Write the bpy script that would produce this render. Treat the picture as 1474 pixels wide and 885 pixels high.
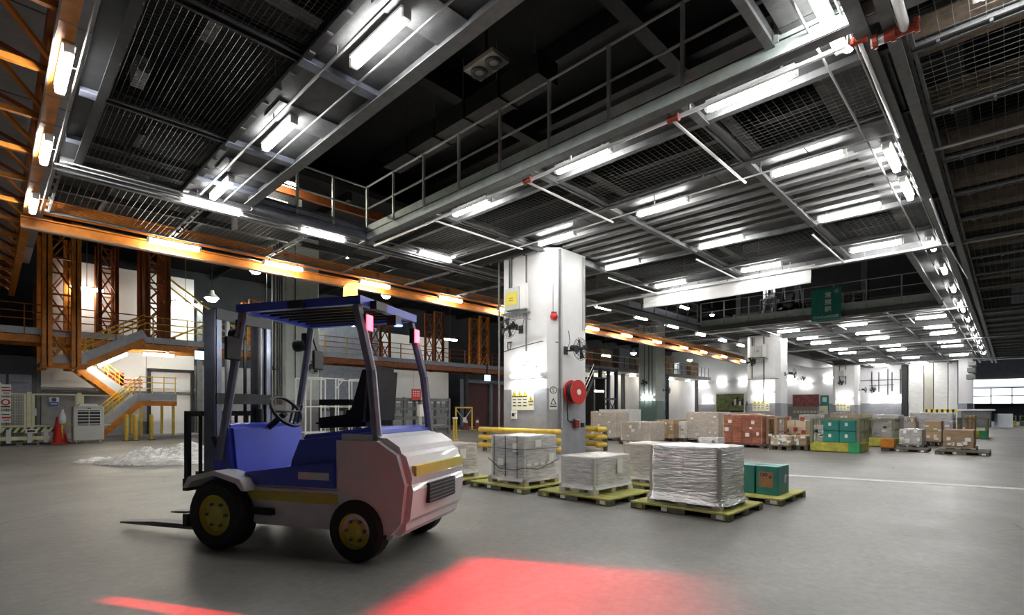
import bpy, bmesh, math, random
from mathutils import Vector, Matrix, noise
random.seed(7)
R = math.radians
for o in list(bpy.data.objects): bpy.data.objects.remove(o)
scene = bpy.context.scene
C = scene.collection

# ------------------------------------------------------------------ camera
EYE = 1.2                                    # tripod height, floor is z = 0
cam_data = bpy.data.cameras.new('camera')
cam = bpy.data.objects.new('camera', cam_data); C.objects.link(cam)
cam_data.sensor_width = 36.0
cam_data.lens = 36.0 * 736.0 / 1474.0
cam_data.shift_y = (589.0 - 442.5) / 1474.0
cam_data.clip_end = 400
_n = math.hypot(718, 736); FW = (736 / _n, 718 / _n); RT = (718 / _n, -736 / _n)
cam.location = (0, 0, EYE)
cam.rotation_euler = (R(90), 0, -math.atan2(FW[0], FW[1]))
scene.camera = cam
# ------------------------------------------------------------------ world, exposure
world = bpy.data.worlds.new('world'); scene.world = world; world.use_nodes = True
world.node_tree.nodes['Background'].inputs[0].default_value = (0.80, 0.88, 1.0, 1)
world.node_tree.nodes['Background'].inputs[1].default_value = 0.35
scene.view_settings.view_transform = 'Standard'
scene.view_settings.look = 'None'
scene.view_settings.gamma = 1.0
scene.view_settings.use_curve_mapping = False
scene.view_settings.exposure = 1.2
TUBE = 30.0                                  # radiance of the fluorescent tubes

def gp(px, py, z=0.0):                       # where a sight line meets the level z (survey helper)
    d = (z - EYE) * 736 / (589 - py); t = (px - 737) / 736
    return Vector((d * (FW[0] + t * RT[0]), d * (FW[1] + t * RT[1]), z))
def onY(px, py, Y):
    t = (px - 737) / 736; d = Y / (FW[1] + t * RT[1])
    return Vector((d * (FW[0] + t * RT[0]), Y, EYE + (589 - py) * d / 736))
def onX(px, py, X):
    t = (px - 737) / 736; d = X / (FW[0] + t * RT[0])
    return Vector((X, d * (FW[1] + t * RT[1]), EYE + (589 - py) * d / 736))

# ------------------------------------------------------------------ materials
M = {}
def mat(name, col, rough=0.6, metal=0.0, var=0.0, scale=6.0, bump=0.0, bscale=40.0, emit=None, strength=0.0, stretch=None, spec=0.5, objvar=0.0, col2=None, coat=0.0):
    m = bpy.data.materials.new(name); m.use_nodes = True; nt = m.node_tree
    b = nt.nodes['Principled BSDF']; L = nt.links.new
    b.inputs['Base Color'].default_value = (*col, 1); b.inputs['Roughness'].default_value = rough
    b.inputs['Metallic'].default_value = metal; b.inputs['Specular IOR Level'].default_value = spec
    if coat: b.inputs['Coat Weight'].default_value = coat
    if emit:
        b.inputs['Emission Color'].default_value = (*emit, 1); b.inputs['Emission Strength'].default_value = strength
    if var or bump or objvar or col2:
        tc = nt.nodes.new('ShaderNodeTexCoord'); vec = tc.outputs['Object']
        if stretch:
            mp = nt.nodes.new('ShaderNodeMapping'); mp.inputs['Scale'].default_value = stretch
            L(vec, mp.inputs['Vector']); vec = mp.outputs['Vector']
    if var or objvar or col2:
        nz = nt.nodes.new('ShaderNodeTexNoise'); nz.inputs['Scale'].default_value = scale
        nz.inputs['Detail'].default_value = 6; nz.inputs['Roughness'].default_value = 0.65
        L(vec, nz.inputs['Vector'])
        mr = nt.nodes.new('ShaderNodeMapRange'); mr.inputs['From Min'].default_value = .3; mr.inputs['From Max'].default_value = .7
        L(nz.outputs['Fac'], mr.inputs['Value'])
        mx = nt.nodes.new('ShaderNodeMix'); mx.data_type = 'RGBA'
        dark = col2 if col2 else tuple(c * (1 - var) for c in col)
        lite = col if col2 else tuple(min(1, c * (1 + var)) for c in col)
        mx.inputs['A'].default_value = (*dark, 1); mx.inputs['B'].default_value = (*lite, 1)
        L(mr.outputs['Result'], mx.inputs['Factor']); out = mx.outputs['Result']
        if objvar:
            oi = nt.nodes.new('ShaderNodeObjectInfo'); hs = nt.nodes.new('ShaderNodeHueSaturation')
            m2 = nt.nodes.new('ShaderNodeMapRange'); m2.inputs['To Min'].default_value = 1 - objvar; m2.inputs['To Max'].default_value = 1 + objvar
            L(oi.outputs['Random'], m2.inputs['Value']); L(m2.outputs['Result'], hs.inputs['Value']); L(out, hs.inputs['Color']); out = hs.outputs['Color']
        L(out, b.inputs['Base Color'])
    if bump:
        n2 = nt.nodes.new('ShaderNodeTexNoise'); n2.inputs['Scale'].default_value = bscale; n2.inputs['Detail'].default_value = 4
        L(vec, n2.inputs['Vector'])
        bp = nt.nodes.new('ShaderNodeBump'); bp.inputs['Strength'].default_value = bump; bp.inputs['Distance'].default_value = 0.02
        L(n2.outputs['Fac'], bp.inputs['Height']); L(bp.outputs['Normal'], b.inputs['Normal'])
    M[name] = m
    return m
def film_mat(name, col, opacity, rough=0.22, bump=0.5, stretch=(4, 4, 30), metal=0.0):
    m = mat(name, col, rough, metal, var=0.06, scale=3.0, bump=bump, bscale=3.0, stretch=stretch)
    nt = m.node_tree; L = nt.links.new; b = nt.nodes['Principled BSDF']; out = nt.nodes['Material Output']
    tr = nt.nodes.new('ShaderNodeBsdfTransparent'); ms = nt.nodes.new('ShaderNodeMixShader')
    tc = nt.nodes.new('ShaderNodeTexCoord'); mp = nt.nodes.new('ShaderNodeMapping'); mp.inputs['Scale'].default_value = (2, 2, 14)
    nz = nt.nodes.new('ShaderNodeTexNoise'); nz.inputs['Scale'].default_value = 3.0; nz.inputs['Detail'].default_value = 5
    mr = nt.nodes.new('ShaderNodeMapRange'); mr.inputs['From Min'].default_value = .35; mr.inputs['From Max'].default_value = .65
    mr.inputs['To Min'].default_value = max(0, opacity - .14); mr.inputs['To Max'].default_value = min(1, opacity + .14)
    L(tc.outputs['Object'], mp.inputs['Vector']); L(mp.outputs['Vector'], nz.inputs['Vector']); L(nz.outputs['Fac'], mr.inputs['Value'])
    L(mr.outputs['Result'], ms.inputs['Fac']); L(tr.outputs['BSDF'], ms.inputs[1]); L(b.outputs['BSDF'], ms.inputs[2]); L(ms.outputs['Shader'], out.inputs['Surface'])
    return m

mat('white_paint', (.80, .80, .80), .45, var=.05, scale=2.5)
mat('grey_paint', (.30, .31, .335), .5, var=.16, scale=3)
mat('wall_white', (.78, .78, .80), .6, var=.05, scale=.6)
mat('wall_dark', (.055, .06, .075), .6, var=.3, scale=.8)
mat('pale_green', (.47, .53, .50), .5, var=.10, scale=2)
mat('green_dado', (.13, .20, .18), .5, var=.1, scale=2)
mat('ceiling_dark', (.022, .023, .025), .8, var=.4, scale=.7)
mat('steel_dark', (.025, .026, .028), .5, .3, var=.35, scale=5)
mat('steel_plate', (.072, .073, .075), .6, .1, var=.5, scale=2.2, bump=.15, bscale=30)
mat('steel_grey', (.15, .155, .16), .55, .1, var=.25, scale=6)
mat('steel_blue', (.20, .22, .28), .45, .2, var=.25, scale=6)
mat('steel_green', (.55, .64, .61), .5, .1, var=.22, scale=3)
mat('rail_grey', (.46, .49, .49), .45, .3, var=.15, scale=8)
mat('wire', (.20, .20, .19), .4, .5)
mat('wire_dim', (.035, .035, .034), .45, .4)
mat('rib_metal', (.15, .15, .15), .7, .0, var=.2, scale=4)
mat('rusty_beam', (.16, .12, .085), .7, var=.5, scale=5)
mat('pipe_white', (.62, .62, .62), .35, .2)
mat('pipe_red', (.34, .045, .02), .45, .1, var=.2, scale=20)
mat('conduit', (.30, .30, .30), .4, .5)
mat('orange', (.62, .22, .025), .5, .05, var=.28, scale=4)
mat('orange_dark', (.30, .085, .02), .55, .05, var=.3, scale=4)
mat('yellow', (.75, .50, .06), .45, var=.18, scale=8)
mat('yellow_pale', (.72, .72, .50), .5, var=.1, scale=8)
mat('lamp_white', (.75, .75, .73), .5)
mat('tube', (1, 1, 1), .5, emit=(1.0, .985, .96), strength=TUBE)
mat('tube_warm', (1, 1, 1), .5, emit=(1.0, .93, .78), strength=TUBE)
mat('highbay', (1, 1, 1), .5, emit=(.88, 1.0, .92), strength=45)
mat('black', (.012, .012, .013), .5)
mat('rubber', (.018, .018, .019), .75, var=.2, scale=12)
mat('black_wire', (.015, .015, .017), .45, .3)
mat('red', (.55, .03, .025), .4, var=.12, scale=10)
mat('red_dark', (.20, .02, .02), .5)
mat('red_sign', (.62, .03, .04), .5)
mat('white', (.82, .82, .80), .5)
mat('paper', (.80, .80, .76), .7)
mat('ink', (.02, .02, .022), .7)
mat('warn_yellow', (.80, .68, .06), .5)
mat('sign_cream', (.76, .74, .58), .55)
mat('blue_sign', (.04, .09, .42), .5)
mat('lit_blue', (.6, .75, .9), .5, emit=(.45, .68, 1.0), strength=1.1)
mat('lit_green', (.5, .6, .5), .5, emit=(.62, .85, .66), strength=.9)
mat('carton', (.42, .29, .17), .75, var=.10, scale=5, objvar=.18)
mat('carton_pale', (.56, .45, .32), .75, var=.10, scale=5, objvar=.15)
mat('carton_grey', (.50, .48, .46), .7, var=.10, scale=5, objvar=.15)
mat('carton_white', (.72, .71, .68), .7, var=.08, scale=5, objvar=.10)
mat('carton_purple', (.46, .40, .46), .7, var=.10, scale=5, objvar=.15)
mat('plywood', (.36, .24, .14), .7, var=.22, scale=4, stretch=(1, 1, 6), objvar=.1)
mat('teal', (.022, .21, .18), .42, var=.14, scale=5, objvar=.08)
mat('teal_cloth', (.018, .25, .20), .55, var=.16, scale=2)
mat('kraft', (.42, .20, .10), .7, var=.14, scale=6)
mat('skid_yellow', (.44, .43, .11), .7, var=.28, scale=7, objvar=.12, bump=.2)
mat('skid_worn', (.20, .19, .13), .75, col2=(.07, .065, .055), scale=9, objvar=.2)
mat('pallet_wood', (.44, .38, .30), .75, var=.25, scale=7, objvar=.2)
mat('pallet_white', (.66, .65, .62), .6, var=.12, scale=7, objvar=.1)
mat('pallet_dark', (.10, .085, .065), .8, var=.3, scale=7, objvar=.2)
mat('cart_yellow', (.40, .37, .05), .6, var=.5, scale=5)
mat('cart_green', (.03, .30, .10), .5, var=.2, scale=6)
mat('cart_olive', (.16, .17, .10), .5, .2, var=.2, scale=6)
mat('tarp', (.56, .56, .55), .55, var=.05, scale=3)
mat('poster_dark', (.04, .04, .04), .5, col2=(.27, .33, .08), scale=3.2)
mat('poster_red', (.06, .03, .03), .5, col2=(.42, .10, .10), scale=3.5)
mat('poster_brown', (.22, .19, .18), .6, var=.1, scale=2)
mat('crinkle', (.72, .72, .70), .35, bump=.8, bscale=1.5, stretch=(1, 1, 6), var=.15, scale=3)
mat('beige', (.50, .48, .42), .6, var=.1, scale=2)
mat('window_glow', (.8, .8, .8), .4, emit=(.92, .97, 1.0), strength=1.3)
mat('fork_blue', (.045, .08, .60), .32, var=.10, scale=4, coat=.3)
mat('fork_white', (.70, .71, .73), .35, var=.08, scale=4, coat=.3)
mat('fork_yellow', (.62, .55, .08), .4, var=.1, scale=5)
mat('amber', (.85, .45, .02), .3, emit=(1, .60, .05), strength=4)
mat('headlight', (1, 1, 1), .3, emit=(.95, .97, 1), strength=25)
mat('tail_red', (.7, .02, .03), .3, emit=(1, .03, .05), strength=6)
mat('blue_lamp', (.05, .08, .8), .3, emit=(.06, .1, 1), strength=8)
mat('cooler_grey', (.62, .64, .62), .5, var=.05)
mat('floor_paint', (.70, .70, .68), .6, col2=(.48, .48, .46), scale=6)
film_mat('film_silver', (.88, .88, .87), .90, .14, 1.0, (2.2, 2.2, 20), .85)
film_mat('film_clear', (.86, .86, .86), .50, .16, .8, (3, 3, 20))
film_mat('film_white', (.88, .88, .88), .66, .18, .7, (3, 3, 20))
film_mat('film_thin', (.86, .86, .86), .34, .16, .8, (3, 3, 14))
film_mat('film_red', (.42, .045, .035), .42, .2, .5, (3, 3, 12))

# floor: worn power-floated concrete with stains, cracks and a soft sheen
fm = mat('concrete', (.25, .245, .235), .42)
nt = fm.node_tree; L = nt.links.new; b = nt.nodes['Principled BSDF']
tc = nt.nodes.new('ShaderNodeTexCoord')
def _noise(s, d=8, r=.6):
    n = nt.nodes.new('ShaderNodeTexNoise'); n.inputs['Scale'].default_value = s; n.inputs['Detail'].default_value = d; n.inputs['Roughness'].default_value = r
    L(tc.outputs['Object'], n.inputs['Vector']); return n
def _ramp(src, a, b_, c0, c1):
    r = nt.nodes.new('ShaderNodeValToRGB'); r.color_ramp.elements[0].position = a; r.color_ramp.elements[1].position = b_
    r.color_ramp.elements[0].color = (*c0, 1); r.color_ramp.elements[1].color = (*c1, 1); L(src, r.inputs['Fac']); return r
big = _ramp(_noise(.35, 8, .65).outputs['Fac'], .35, .68, (.180, .174, .160), (.280, .274, .260))
fine = _ramp(_noise(14, 8, .7).outputs['Fac'], .3, .7, (.78, .78, .78), (1.12, 1.12, 1.1))
mul = nt.nodes.new('ShaderNodeMix'); mul.data_type = 'RGBA'; mul.blend_type = 'MULTIPLY'; mul.inputs['Factor'].default_value = 1
L(big.outputs['Color'], mul.inputs['A']); L(fine.outputs['Color'], mul.inputs['B'])
wob = _noise(1.4, 4); addv = nt.nodes.new('ShaderNodeMix'); addv.data_type = 'RGBA'; addv.blend_type = 'LINEAR_LIGHT'; addv.inputs['Factor'].default_value = .12
L(tc.outputs['Object'], addv.inputs['A']); L(wob.outputs['Color'], addv.inputs['B'])
vo = nt.nodes.new('ShaderNodeTexVoronoi'); vo.feature = 'DISTANCE_TO_EDGE'; vo.inputs['Scale'].default_value = .42; L(addv.outputs['Result'], vo.inputs['Vector'])
crack = _ramp(vo.outputs['Distance'], .0, .006, (.42, .42, .42), (1, 1, 1))
cm = _ramp(_noise(.5, 2).outputs['Fac'], .5, .6, (0, 0, 0), (1, 1, 1))
cmix = nt.nodes.new('ShaderNodeMix'); cmix.data_type = 'RGBA'; cmix.inputs['A'].default_value = (1, 1, 1, 1)
L(cm.outputs['Color'], cmix.inputs['Factor']); L(crack.outputs['Color'], cmix.inputs['B'])
mul2 = nt.nodes.new('ShaderNodeMix'); mul2.data_type = 'RGBA'; mul2.blend_type = 'MULTIPLY'; mul2.inputs['Factor'].default_value = 1
L(mul.outputs['Result'], mul2.inputs['A']); L(cmix.outputs['Result'], mul2.inputs['B']); L(mul2.outputs['Result'], b.inputs['Base Color'])
rr = nt.nodes.new('ShaderNodeMapRange'); rr.inputs['To Min'].default_value = .32; rr.inputs['To Max'].default_value = .62
L(_noise(1.1, 6).outputs['Fac'], rr.inputs['Value']); L(rr.outputs['Result'], b.inputs['Roughness'])
bp = nt.nodes.new('ShaderNodeBump'); bp.inputs['Strength'].default_value = .08; bp.inputs['Distance'].default_value = .01
L(_noise(30, 4).outputs['Fac'], bp.inputs['Height']); L(bp.outputs['Normal'], b.inputs['Normal'])

# ------------------------------------------------------------------ mesh helpers
class MB:
    def __init__(s): s.v = []; s.f = []
    def _add(s, vs, fs):
        k = len(s.v); s.v += [tuple(v) for v in vs]; s.f += [tuple(i + k for i in f) for f in fs]; return s
    def box(s, x0, x1, y0, y1, z0, z1):
        return s._add([(x0, y0, z0), (x1, y0, z0), (x1, y1, z0), (x0, y1, z0), (x0, y0, z1), (x1, y0, z1), (x1, y1, z1), (x0, y1, z1)],
                      [(0, 3, 2, 1), (4, 5, 6, 7), (0, 1, 5, 4), (1, 2, 6, 5), (2, 3, 7, 6), (3, 0, 4, 7)])
    def cbox(s, c, sz):
        return s.box(c[0] - sz[0] / 2, c[0] + sz[0] / 2, c[1] - sz[1] / 2, c[1] + sz[1] / 2, c[2] - sz[2] / 2, c[2] + sz[2] / 2)
    def bar(s, p0, p1, w, h, up=(0, 0, 1)):          # box beam between two points
        p0 = Vector(p0); p1 = Vector(p1); d = (p1 - p0).normalized(); up = Vector(up)
        sd = d.cross(up)
        if sd.length < 1e-4: sd = d.cross(Vector((1, 0, 0)))
        sd.normalize(); u = sd.cross(d).normalized(); a = sd * w / 2; b = u * h / 2
        vs = [p0 - a - b, p0 + a - b, p0 + a + b, p0 - a + b, p1 - a - b, p1 + a - b, p1 + a + b, p1 - a + b]
        return s._add(vs, [(0, 1, 2, 3), (4, 7, 6, 5), (0, 4, 5, 1), (1, 5, 6, 2), (2, 6, 7, 3), (3, 7, 4, 0)])
    def tube(s, p0, p1, r, n=8, r1=None, caps=True):
        p0 = Vector(p0); p1 = Vector(p1); d = (p1 - p0).normalized(); r1 = r if r1 is None else r1
        a = d.cross(Vector((0, 0, 1)))
        if a.length < 1e-3: a = d.cross(Vector((1, 0, 0)))
        a.normalize(); b = d.cross(a)
        k = len(s.v)
        for p, q in ((p0, r), (p1, r1)):
            for i in range(n):
                t = 2 * math.pi * i / n; s.v.append(tuple(p + (a * math.cos(t) + b * math.sin(t)) * q))
        for i in range(n): s.f.append((k + i, k + (i + 1) % n, k + n + (i + 1) % n, k + n + i))
        if caps: s.f.append(tuple(k + n - 1 - i for i in range(n))); s.f.append(tuple(k + n + i for i in range(n)))
        return s
    def path(s, pts, r, n=6):
        for a, b in zip(pts[:-1], pts[1:]): s.tube(a, b, r, n)
        return s
    def ring(s, c, R_, r, axis, n=20, m=4):
        axis = Vector(axis).normalized(); a = axis.cross(Vector((0, 0, 1)))
        if a.length < 1e-3: a = axis.cross(Vector((1, 0, 0)))
        a.normalize(); b = axis.cross(a); k = len(s.v); c = Vector(c)
        for i in range(n):
            t = 2 * math.pi * i / n; d = a * math.cos(t) + b * math.sin(t)
            for j in range(m):
                u = 2 * math.pi * j / m; s.v.append(tuple(c + d * (R_ + r * math.cos(u)) + axis * r * math.sin(u)))
        for i in range(n):
            for j in range(m):
                s.f.append((k + i * m + j, k + ((i + 1) % n) * m + j, k + ((i + 1) % n) * m + (j + 1) % m, k + i * m + (j + 1) % m))
        return s
    def lathe(s, prof, c=(0, 0, 0), axis='z', n=20):
        k = len(s.v); m = len(prof)
        for i in range(n):
            t = 2 * math.pi * i / n
            for r, h in prof:
                a, b = r * math.cos(t), r * math.sin(t)
                p = (a, b, h) if axis == 'z' else ((h, a, b) if axis == 'x' else (a, h, b))
                s.v.append((p[0] + c[0], p[1] + c[1], p[2] + c[2]))
        for i in range(n):
            for j in range(m - 1):
                s.f.append((k + i * m + j, k + ((i + 1) % n) * m + j, k + ((i + 1) % n) * m + j + 1, k + i * m + j + 1))
        return s
    def prism(s, poly, a0, a1, axis='z'):            # polygon extruded along an axis
        n = len(poly); k = len(s.v)
        for a in (a0, a1):
            for p, q in poly: s.v.append((p, q, a) if axis == 'z' else ((p, a, q) if axis == 'y' else (a, p, q)))
        for i in range(n): s.f.append((k + i, k + (i + 1) % n, k + n + (i + 1) % n, k + n + i))
        s.f.append(tuple(k + n - 1 - i for i in range(n))); s.f.append(tuple(k + n + i for i in range(n)))
        return s
    def mesh(s, name, m, smooth=False):
        me = bpy.data.meshes.new(name); me.from_pydata(s.v, [], s.f)
        bm = bmesh.new(); bm.from_mesh(me); bmesh.ops.recalc_face_normals(bm, faces=bm.faces); bm.to_mesh(me); bm.free()
        if m: me.materials.append(M[m])
        if smooth: me.polygons.foreach_set('use_smooth', [True] * len(me.polygons))
        return me
    def build(s, name, m, parent=None, loc=(0, 0, 0), smooth=False):
        return obj(name, s.mesh(name, m, smooth), parent, loc)
def obj(name, me, parent=None, loc=(0, 0, 0), rz=0.0):
    o = bpy.data.objects.new(name, me); C.objects.link(o); o.location = loc; o.rotation_euler = (0, 0, rz)
    if parent: o.parent = parent
    return o
_bc = {}
def bxm(sx, sy, sz, m, bev=0.0):                     # cached (bevelled) box mesh centred at origin
    key = (round(sx, 3), round(sy, 3), round(sz, 3), m, bev)
    if key not in _bc:
        me = MB().cbox((0, 0, 0), (sx, sy, sz)).mesh('block', m)
        if bev:
            bm = bmesh.new(); bm.from_mesh(me)
            bmesh.ops.bevel(bm, geom=bm.edges[:], offset=bev, segments=1, affect='EDGES'); bm.to_mesh(me); bm.free()
        _bc[key] = me
    return _bc[key]
def bx(name, parent, c, sz, m, rz=0.0, bev=0.0): return obj(name, bxm(sz[0], sz[1], sz[2], m, bev), parent, c, rz)
def tag(o, label, cat, group=None):
    o['label'] = label; o['category'] = cat
    if group: o['group'] = group
    return o
def thing(name, label, cat, loc=(0, 0, 0), rz=0.0, group=None):
    return tag(obj(name, None, None, loc, rz), label, cat, group)
def struct(o, label=None):
    o['kind'] = 'structure'
    if label: o['label'] = label
    return o
def sroot(name, label=None, loc=(0, 0, 0)): return struct(obj(name, None, None, loc), label)
def dup(root, loc, rz=None, label=None, group=None, scale=None):
    r = root.copy(); C.objects.link(r); r.location = loc
    if rz is not None: r.rotation_euler = (0, 0, rz)
    if label: r['label'] = label
    if group: r['group'] = group
    if scale: r.scale = scale
    for ch in list(root.children):
        c = ch.copy(); C.objects.link(c); c.parent = r
        for g in ch.children:
            d = g.copy(); C.objects.link(d); d.parent = c
    return r
ORD = ['first', 'second', 'third', 'fourth', 'fifth', 'sixth', 'seventh', 'eighth', 'ninth', 'tenth', 'eleventh', 'twelfth', 'thirteenth', 'fourteenth', 'fifteenth']
def text(name, body, size, m, parent, mtx, spacing=1.0, bold=0.0):
    cu = bpy.data.curves.new(name, 'FONT'); cu.body = body; cu.size = size; cu.align_x = 'CENTER'; cu.align_y = 'CENTER'; cu.extrude = .002
    cu.space_character = spacing; cu.offset = bold; cu.resolution_u = 3
    t = bpy.data.objects.new(name, cu); C.objects.link(t)
    dg = bpy.context.evaluated_depsgraph_get(); me = bpy.data.meshes.new_from_object(t.evaluated_get(dg))
    bpy.data.objects.remove(t); me.materials.clear(); me.materials.append(M[m]); me.transform(mtx)
    return obj(name, me, parent)
def face_mtx(loc, normal):                            # upright text plane: +x to the reader's right, looking against normal
    n = Vector(normal).normalized(); x = Vector((0, 0, 1)).cross(n).normalized(); y = n.cross(x)
    m = Matrix((x, y, n)).transposed().to_4x4(); m.translation = loc; return m

# ================================================================== THE SETTING
struct(MB().box(-14, 90, -14, 40, -.3, 0).build('floor', 'concrete'), 'worn grey concrete floor of the cargo hall')
ln = struct(MB().prism([(9.95, 3.3), (10.17, 3.3), (11.20, -1.0), (10.95, -1.0)], 0, .004).build('trim_1', 'floor_paint'), 'painted white line across the concrete floor')
# far and side walls
wl = struct(MB().box(-6.2, -6, -12, 40, 0, 12).build('wall_left', 'wall_dark'))
struct(MB().box(-6, 90, -12.2, -12, 0, 12).build('wall_front', 'wall_dark'))
struct(MB().box(-6.2, 62, 31.5, 31.7, 0, 12).build('wall_back', 'wall_dark'))
struct(MB().box(-6, 90, -12, 32, 10.6, 10.9).build('ceiling', 'ceiling_dark'), 'dark upper ceiling above the mezzanine opening')
# white partition panels at the back left (separate sheets)
wp = sroot('wall_partition', 'white panelled partition behind the orange stairs')
for i, (x0, x1, z0, z1, m) in enumerate([(1.50, 3.2, 1.95, 7.4, 'wall_white'), (3.22, 5.0, 1.95, 7.4, 'wall_white'), (5.02, 6.9, 1.95, 7.4, 'wall_white'), (1.50, 6.9, 0, 1.92, 'grey_paint'),
        (16.9, 19.5, 1.6, 6.0, 'wall_white'), (19.52, 22.4, 1.6, 6.0, 'wall_white'), (10.4, 16.88, 0, 6.2, 'steel_blue'), (16.9, 22.4, 0, 1.58, 'grey_paint'),
        (-6, 1.48, 0, 3.2, 'wall_dark'), (6.92, 10.4, 0, 3.3, 'grey_paint'), (33, 39.5, 0, 6.0, 'wall_white'), (39.52, 46, 0, 6.0, 'wall_white'), (46.02, 62, 0, 6.5, 'wall_white')]):
    bx('panel', wp, ((x0 + x1) / 2, 28.1, (z0 + z1) / 2), (x1 - x0, .12, z1 - z0), m)
bx('cornice', wp, (4.2, 28.0, 1.95), (5.5, .14, .12), 'steel_grey'); bx('cornice', wp, (4.2, 28.0, 2.12), (5.5, .1, .05), 'white_paint')
for x in (1.7, 10.2, 7.1): bx('pilaster', wp, (x if x > 2 else 1.36, 27.95, 3.2), (.22, .25, 6.4), 'steel_grey')
# low structure over the back aisle
bz = sroot('ceiling_back', 'dark corrugated ceiling over the back aisle')
bx('slab', bz, (28, 24, 8.7), (68, 16, .2), 'ceiling_dark')
for i in range(22): bx('joist', bz, (-3 + i * 2.9, 23.8, 8.45), (.14, 15.4, .3), 'steel_dark')
for y in (18, 21.5, 25): bx('purlin', bz, (28, y, 8.2), (66, .16, .22), 'steel_dark')
# end wall at the far right
we = sroot('wall_end', 'white far wall behind the stacked cargo')
EX = 62.0
bx('wall_sheet', we, (EX + .1, 17, 3.8), (.2, 29, 4.0), 'wall_white'); bx('wall_dado', we, (EX + .08, 17, .9), (.24, 29, 1.8), 'grey_paint')
bx('parapet', we, (EX + .1, 17, 7.4), (.2, 29, 3.2), 'wall_white')
for a, b_, m in ((1308, 1330, 'crinkle'), (1330, 1344, 'beige'), (1344, 1365, 'crinkle'), (1365, 1379, 'white_paint')):
    y0 = onX(a, 540, EX - .8).y; y1 = onX(b_, 540, EX - .8).y
    bx('wrapped_pier', we, (EX - .5, (y0 + y1) / 2, 2.75), (.9, y0 - y1 - .06, 5.5), m)
yA = onX(1302, 540, EX - .3).y
bx('downpipe', we, (EX - .25, yA, 2.75), (.4, .45, 5.5), 'steel_dark')
for px in (1255, 1265, 1278, 1284, 1296):
    yy = onX(px, 540, EX - .05).y; bx('conduit', we, (EX - .05, yy, 3.9), (.06, .07, random.uniform(1.8, 3.0)), 'steel_dark')
bx('conduit', we, (EX - .05, 10.2, 4.1), (.06, 5.5, .07), 'steel_grey'); bx('conduit', we, (EX - .05, 9.2, 3.6), (.06, 2.0, .05), 'steel_grey')
# farther bay with daylight windows
wf = sroot('wall_far', 'far wall with a band of windows'); FX = 74.0
bx('wall_sheet', wf, (FX + .1, -3, .85), (.2, 16, 1.7), 'wall_dark'); bx('wall_sheet', wf, (FX + .1, -3, 7.0), (.2, 16, 5.4), 'grey_paint')
bx('awning', wf, (FX - 1.0, -3, 1.75), (2.0, 16, .12), 'steel_grey')
w1 = sroot('window_1', 'band of bright panes in the far wall')
for i in range(10):
    for j in range(2):
        bx('pane', w1, (FX, 3.9 - i * 1.6, 2.15 + j * .85), (.06, 1.52, .78), 'window_glow')
for i in range(11): bx('mullion', w1, (FX - .05, 4.7 - i * 1.6, 2.6), (.12, .09, 1.8), 'steel_dark')
for j in range(3): bx('glazing_bar', w1, (FX - .05, -3, 1.74 + j * .86), (.12, 16, .09), 'steel_dark')
bx('clerestory', w1, (FX, -3, 4.0), (.06, 15.6, .7), 'window_glow')
# concrete corner block where the hall opens
bk = sroot('wall_corner', 'grey and white pier with brackets at the far corner')
bx('pier', bk, (58.5, 2.75, 3.6), (1.4, .9, 3.8), 'wall_white'); bx('pier_foot', bk, (58.5, 2.75, .85), (1.5, 1.0, 1.7), 'grey_paint')
for k in range(3): bx('bracket', bk, (57.6 - k * 1.1, 2.3, 5.0 - k * .6), (1.8, .5, .35), 'steel_grey')

# columns ---------------------------------------------------------
def column(x0, x1, y0, y1, z1, c, up, low, zd, label, rear=False):
    r = sroot('column', label)
    poly = [(x0 + c, y0), (x1 - c, y0), (x1, y0 + c), (x1, y1 - c), (x1 - c, y1), (x0 + c, y1), (x0, y1 - c), (x0, y0 + c)]
    MB().prism(poly, zd, z1).build('shaft', up, r)
    e = .004; poly2 = [(p + (e if p > (x0 + x1) / 2 else -e), q + (e if q > (y0 + y1) / 2 else -e)) for p, q in poly]
    MB().prism(poly2, 0, zd).build('painted_base', low, r)
    return r
CX0, CX1, CY0, CY1 = 10.37, 12.0, 8.58, 10.69
col1 = column(CX0, CX1, CY0, CY1, 5.5, .25, 'white_paint', 'grey_paint', 1.76, 'large white column with grey painted base in the middle of the hall')
for (x, y) in ((CX0 - .02, 10.62), (CX0 - .02, 10.2), (CX0 - .02, 10.12), (CX0 - .02, 9.55)):
    z0 = 0.6 if y > 10.5 else (4.55 if y > 10 else 2.8)
    MB().tube((x, y, z0), (x, y, 5.45), .022 if y < 10.5 else .03, 6).build('conduit', 'steel_grey', col1)
MB().tube((10.58, 8.56, .7), (10.58, 8.56, 5.45), .03, 6).build('conduit', 'steel_grey', col1)
MB().tube((10.68, 8.56, .7), (10.68, 8.56, 5.45), .02, 6).build('conduit', 'pipe_white', col1)
for x in (11.62, 11.72): MB().tube((x, 8.565, 3.4), (x, 8.565, 5.45), .012, 6).build('conduit', 'conduit', col1)
MB().path([(10.35, 10.45, 2.85), (10.35, 9.7, 2.95), (10.35, 9.0, 3.02), (10.6, 8.57, 2.98)], .012, 5).build('cable', 'black', col1)
col2 = column(31.3, 32.95, 9.38, 11.2, 5.5, .22, 'white_paint', 'grey_paint', 1.55, 'white column with fans behind the red wrapped cargo')
MB().tube((31.28, 10.2, 1.6), (31.28, 10.2, 5.4), .03, 6).build('conduit', 'steel_dark', col2)
MB().tube((31.28, 10.85, 3.0), (31.28, 10.85, 5.4), .03, 6).build('conduit', 'steel_dark', col2); MB().tube((31.28, 10.75, 3.9), (31.28, 10.75, 5.4), .02, 6).build('conduit', 'steel_grey', col2)
MB().tube((31.28, 9.4, 2.95), (31.28, 11.2, 2.95), .02, 6).build('cable', 'steel_dark', col2)
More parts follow.
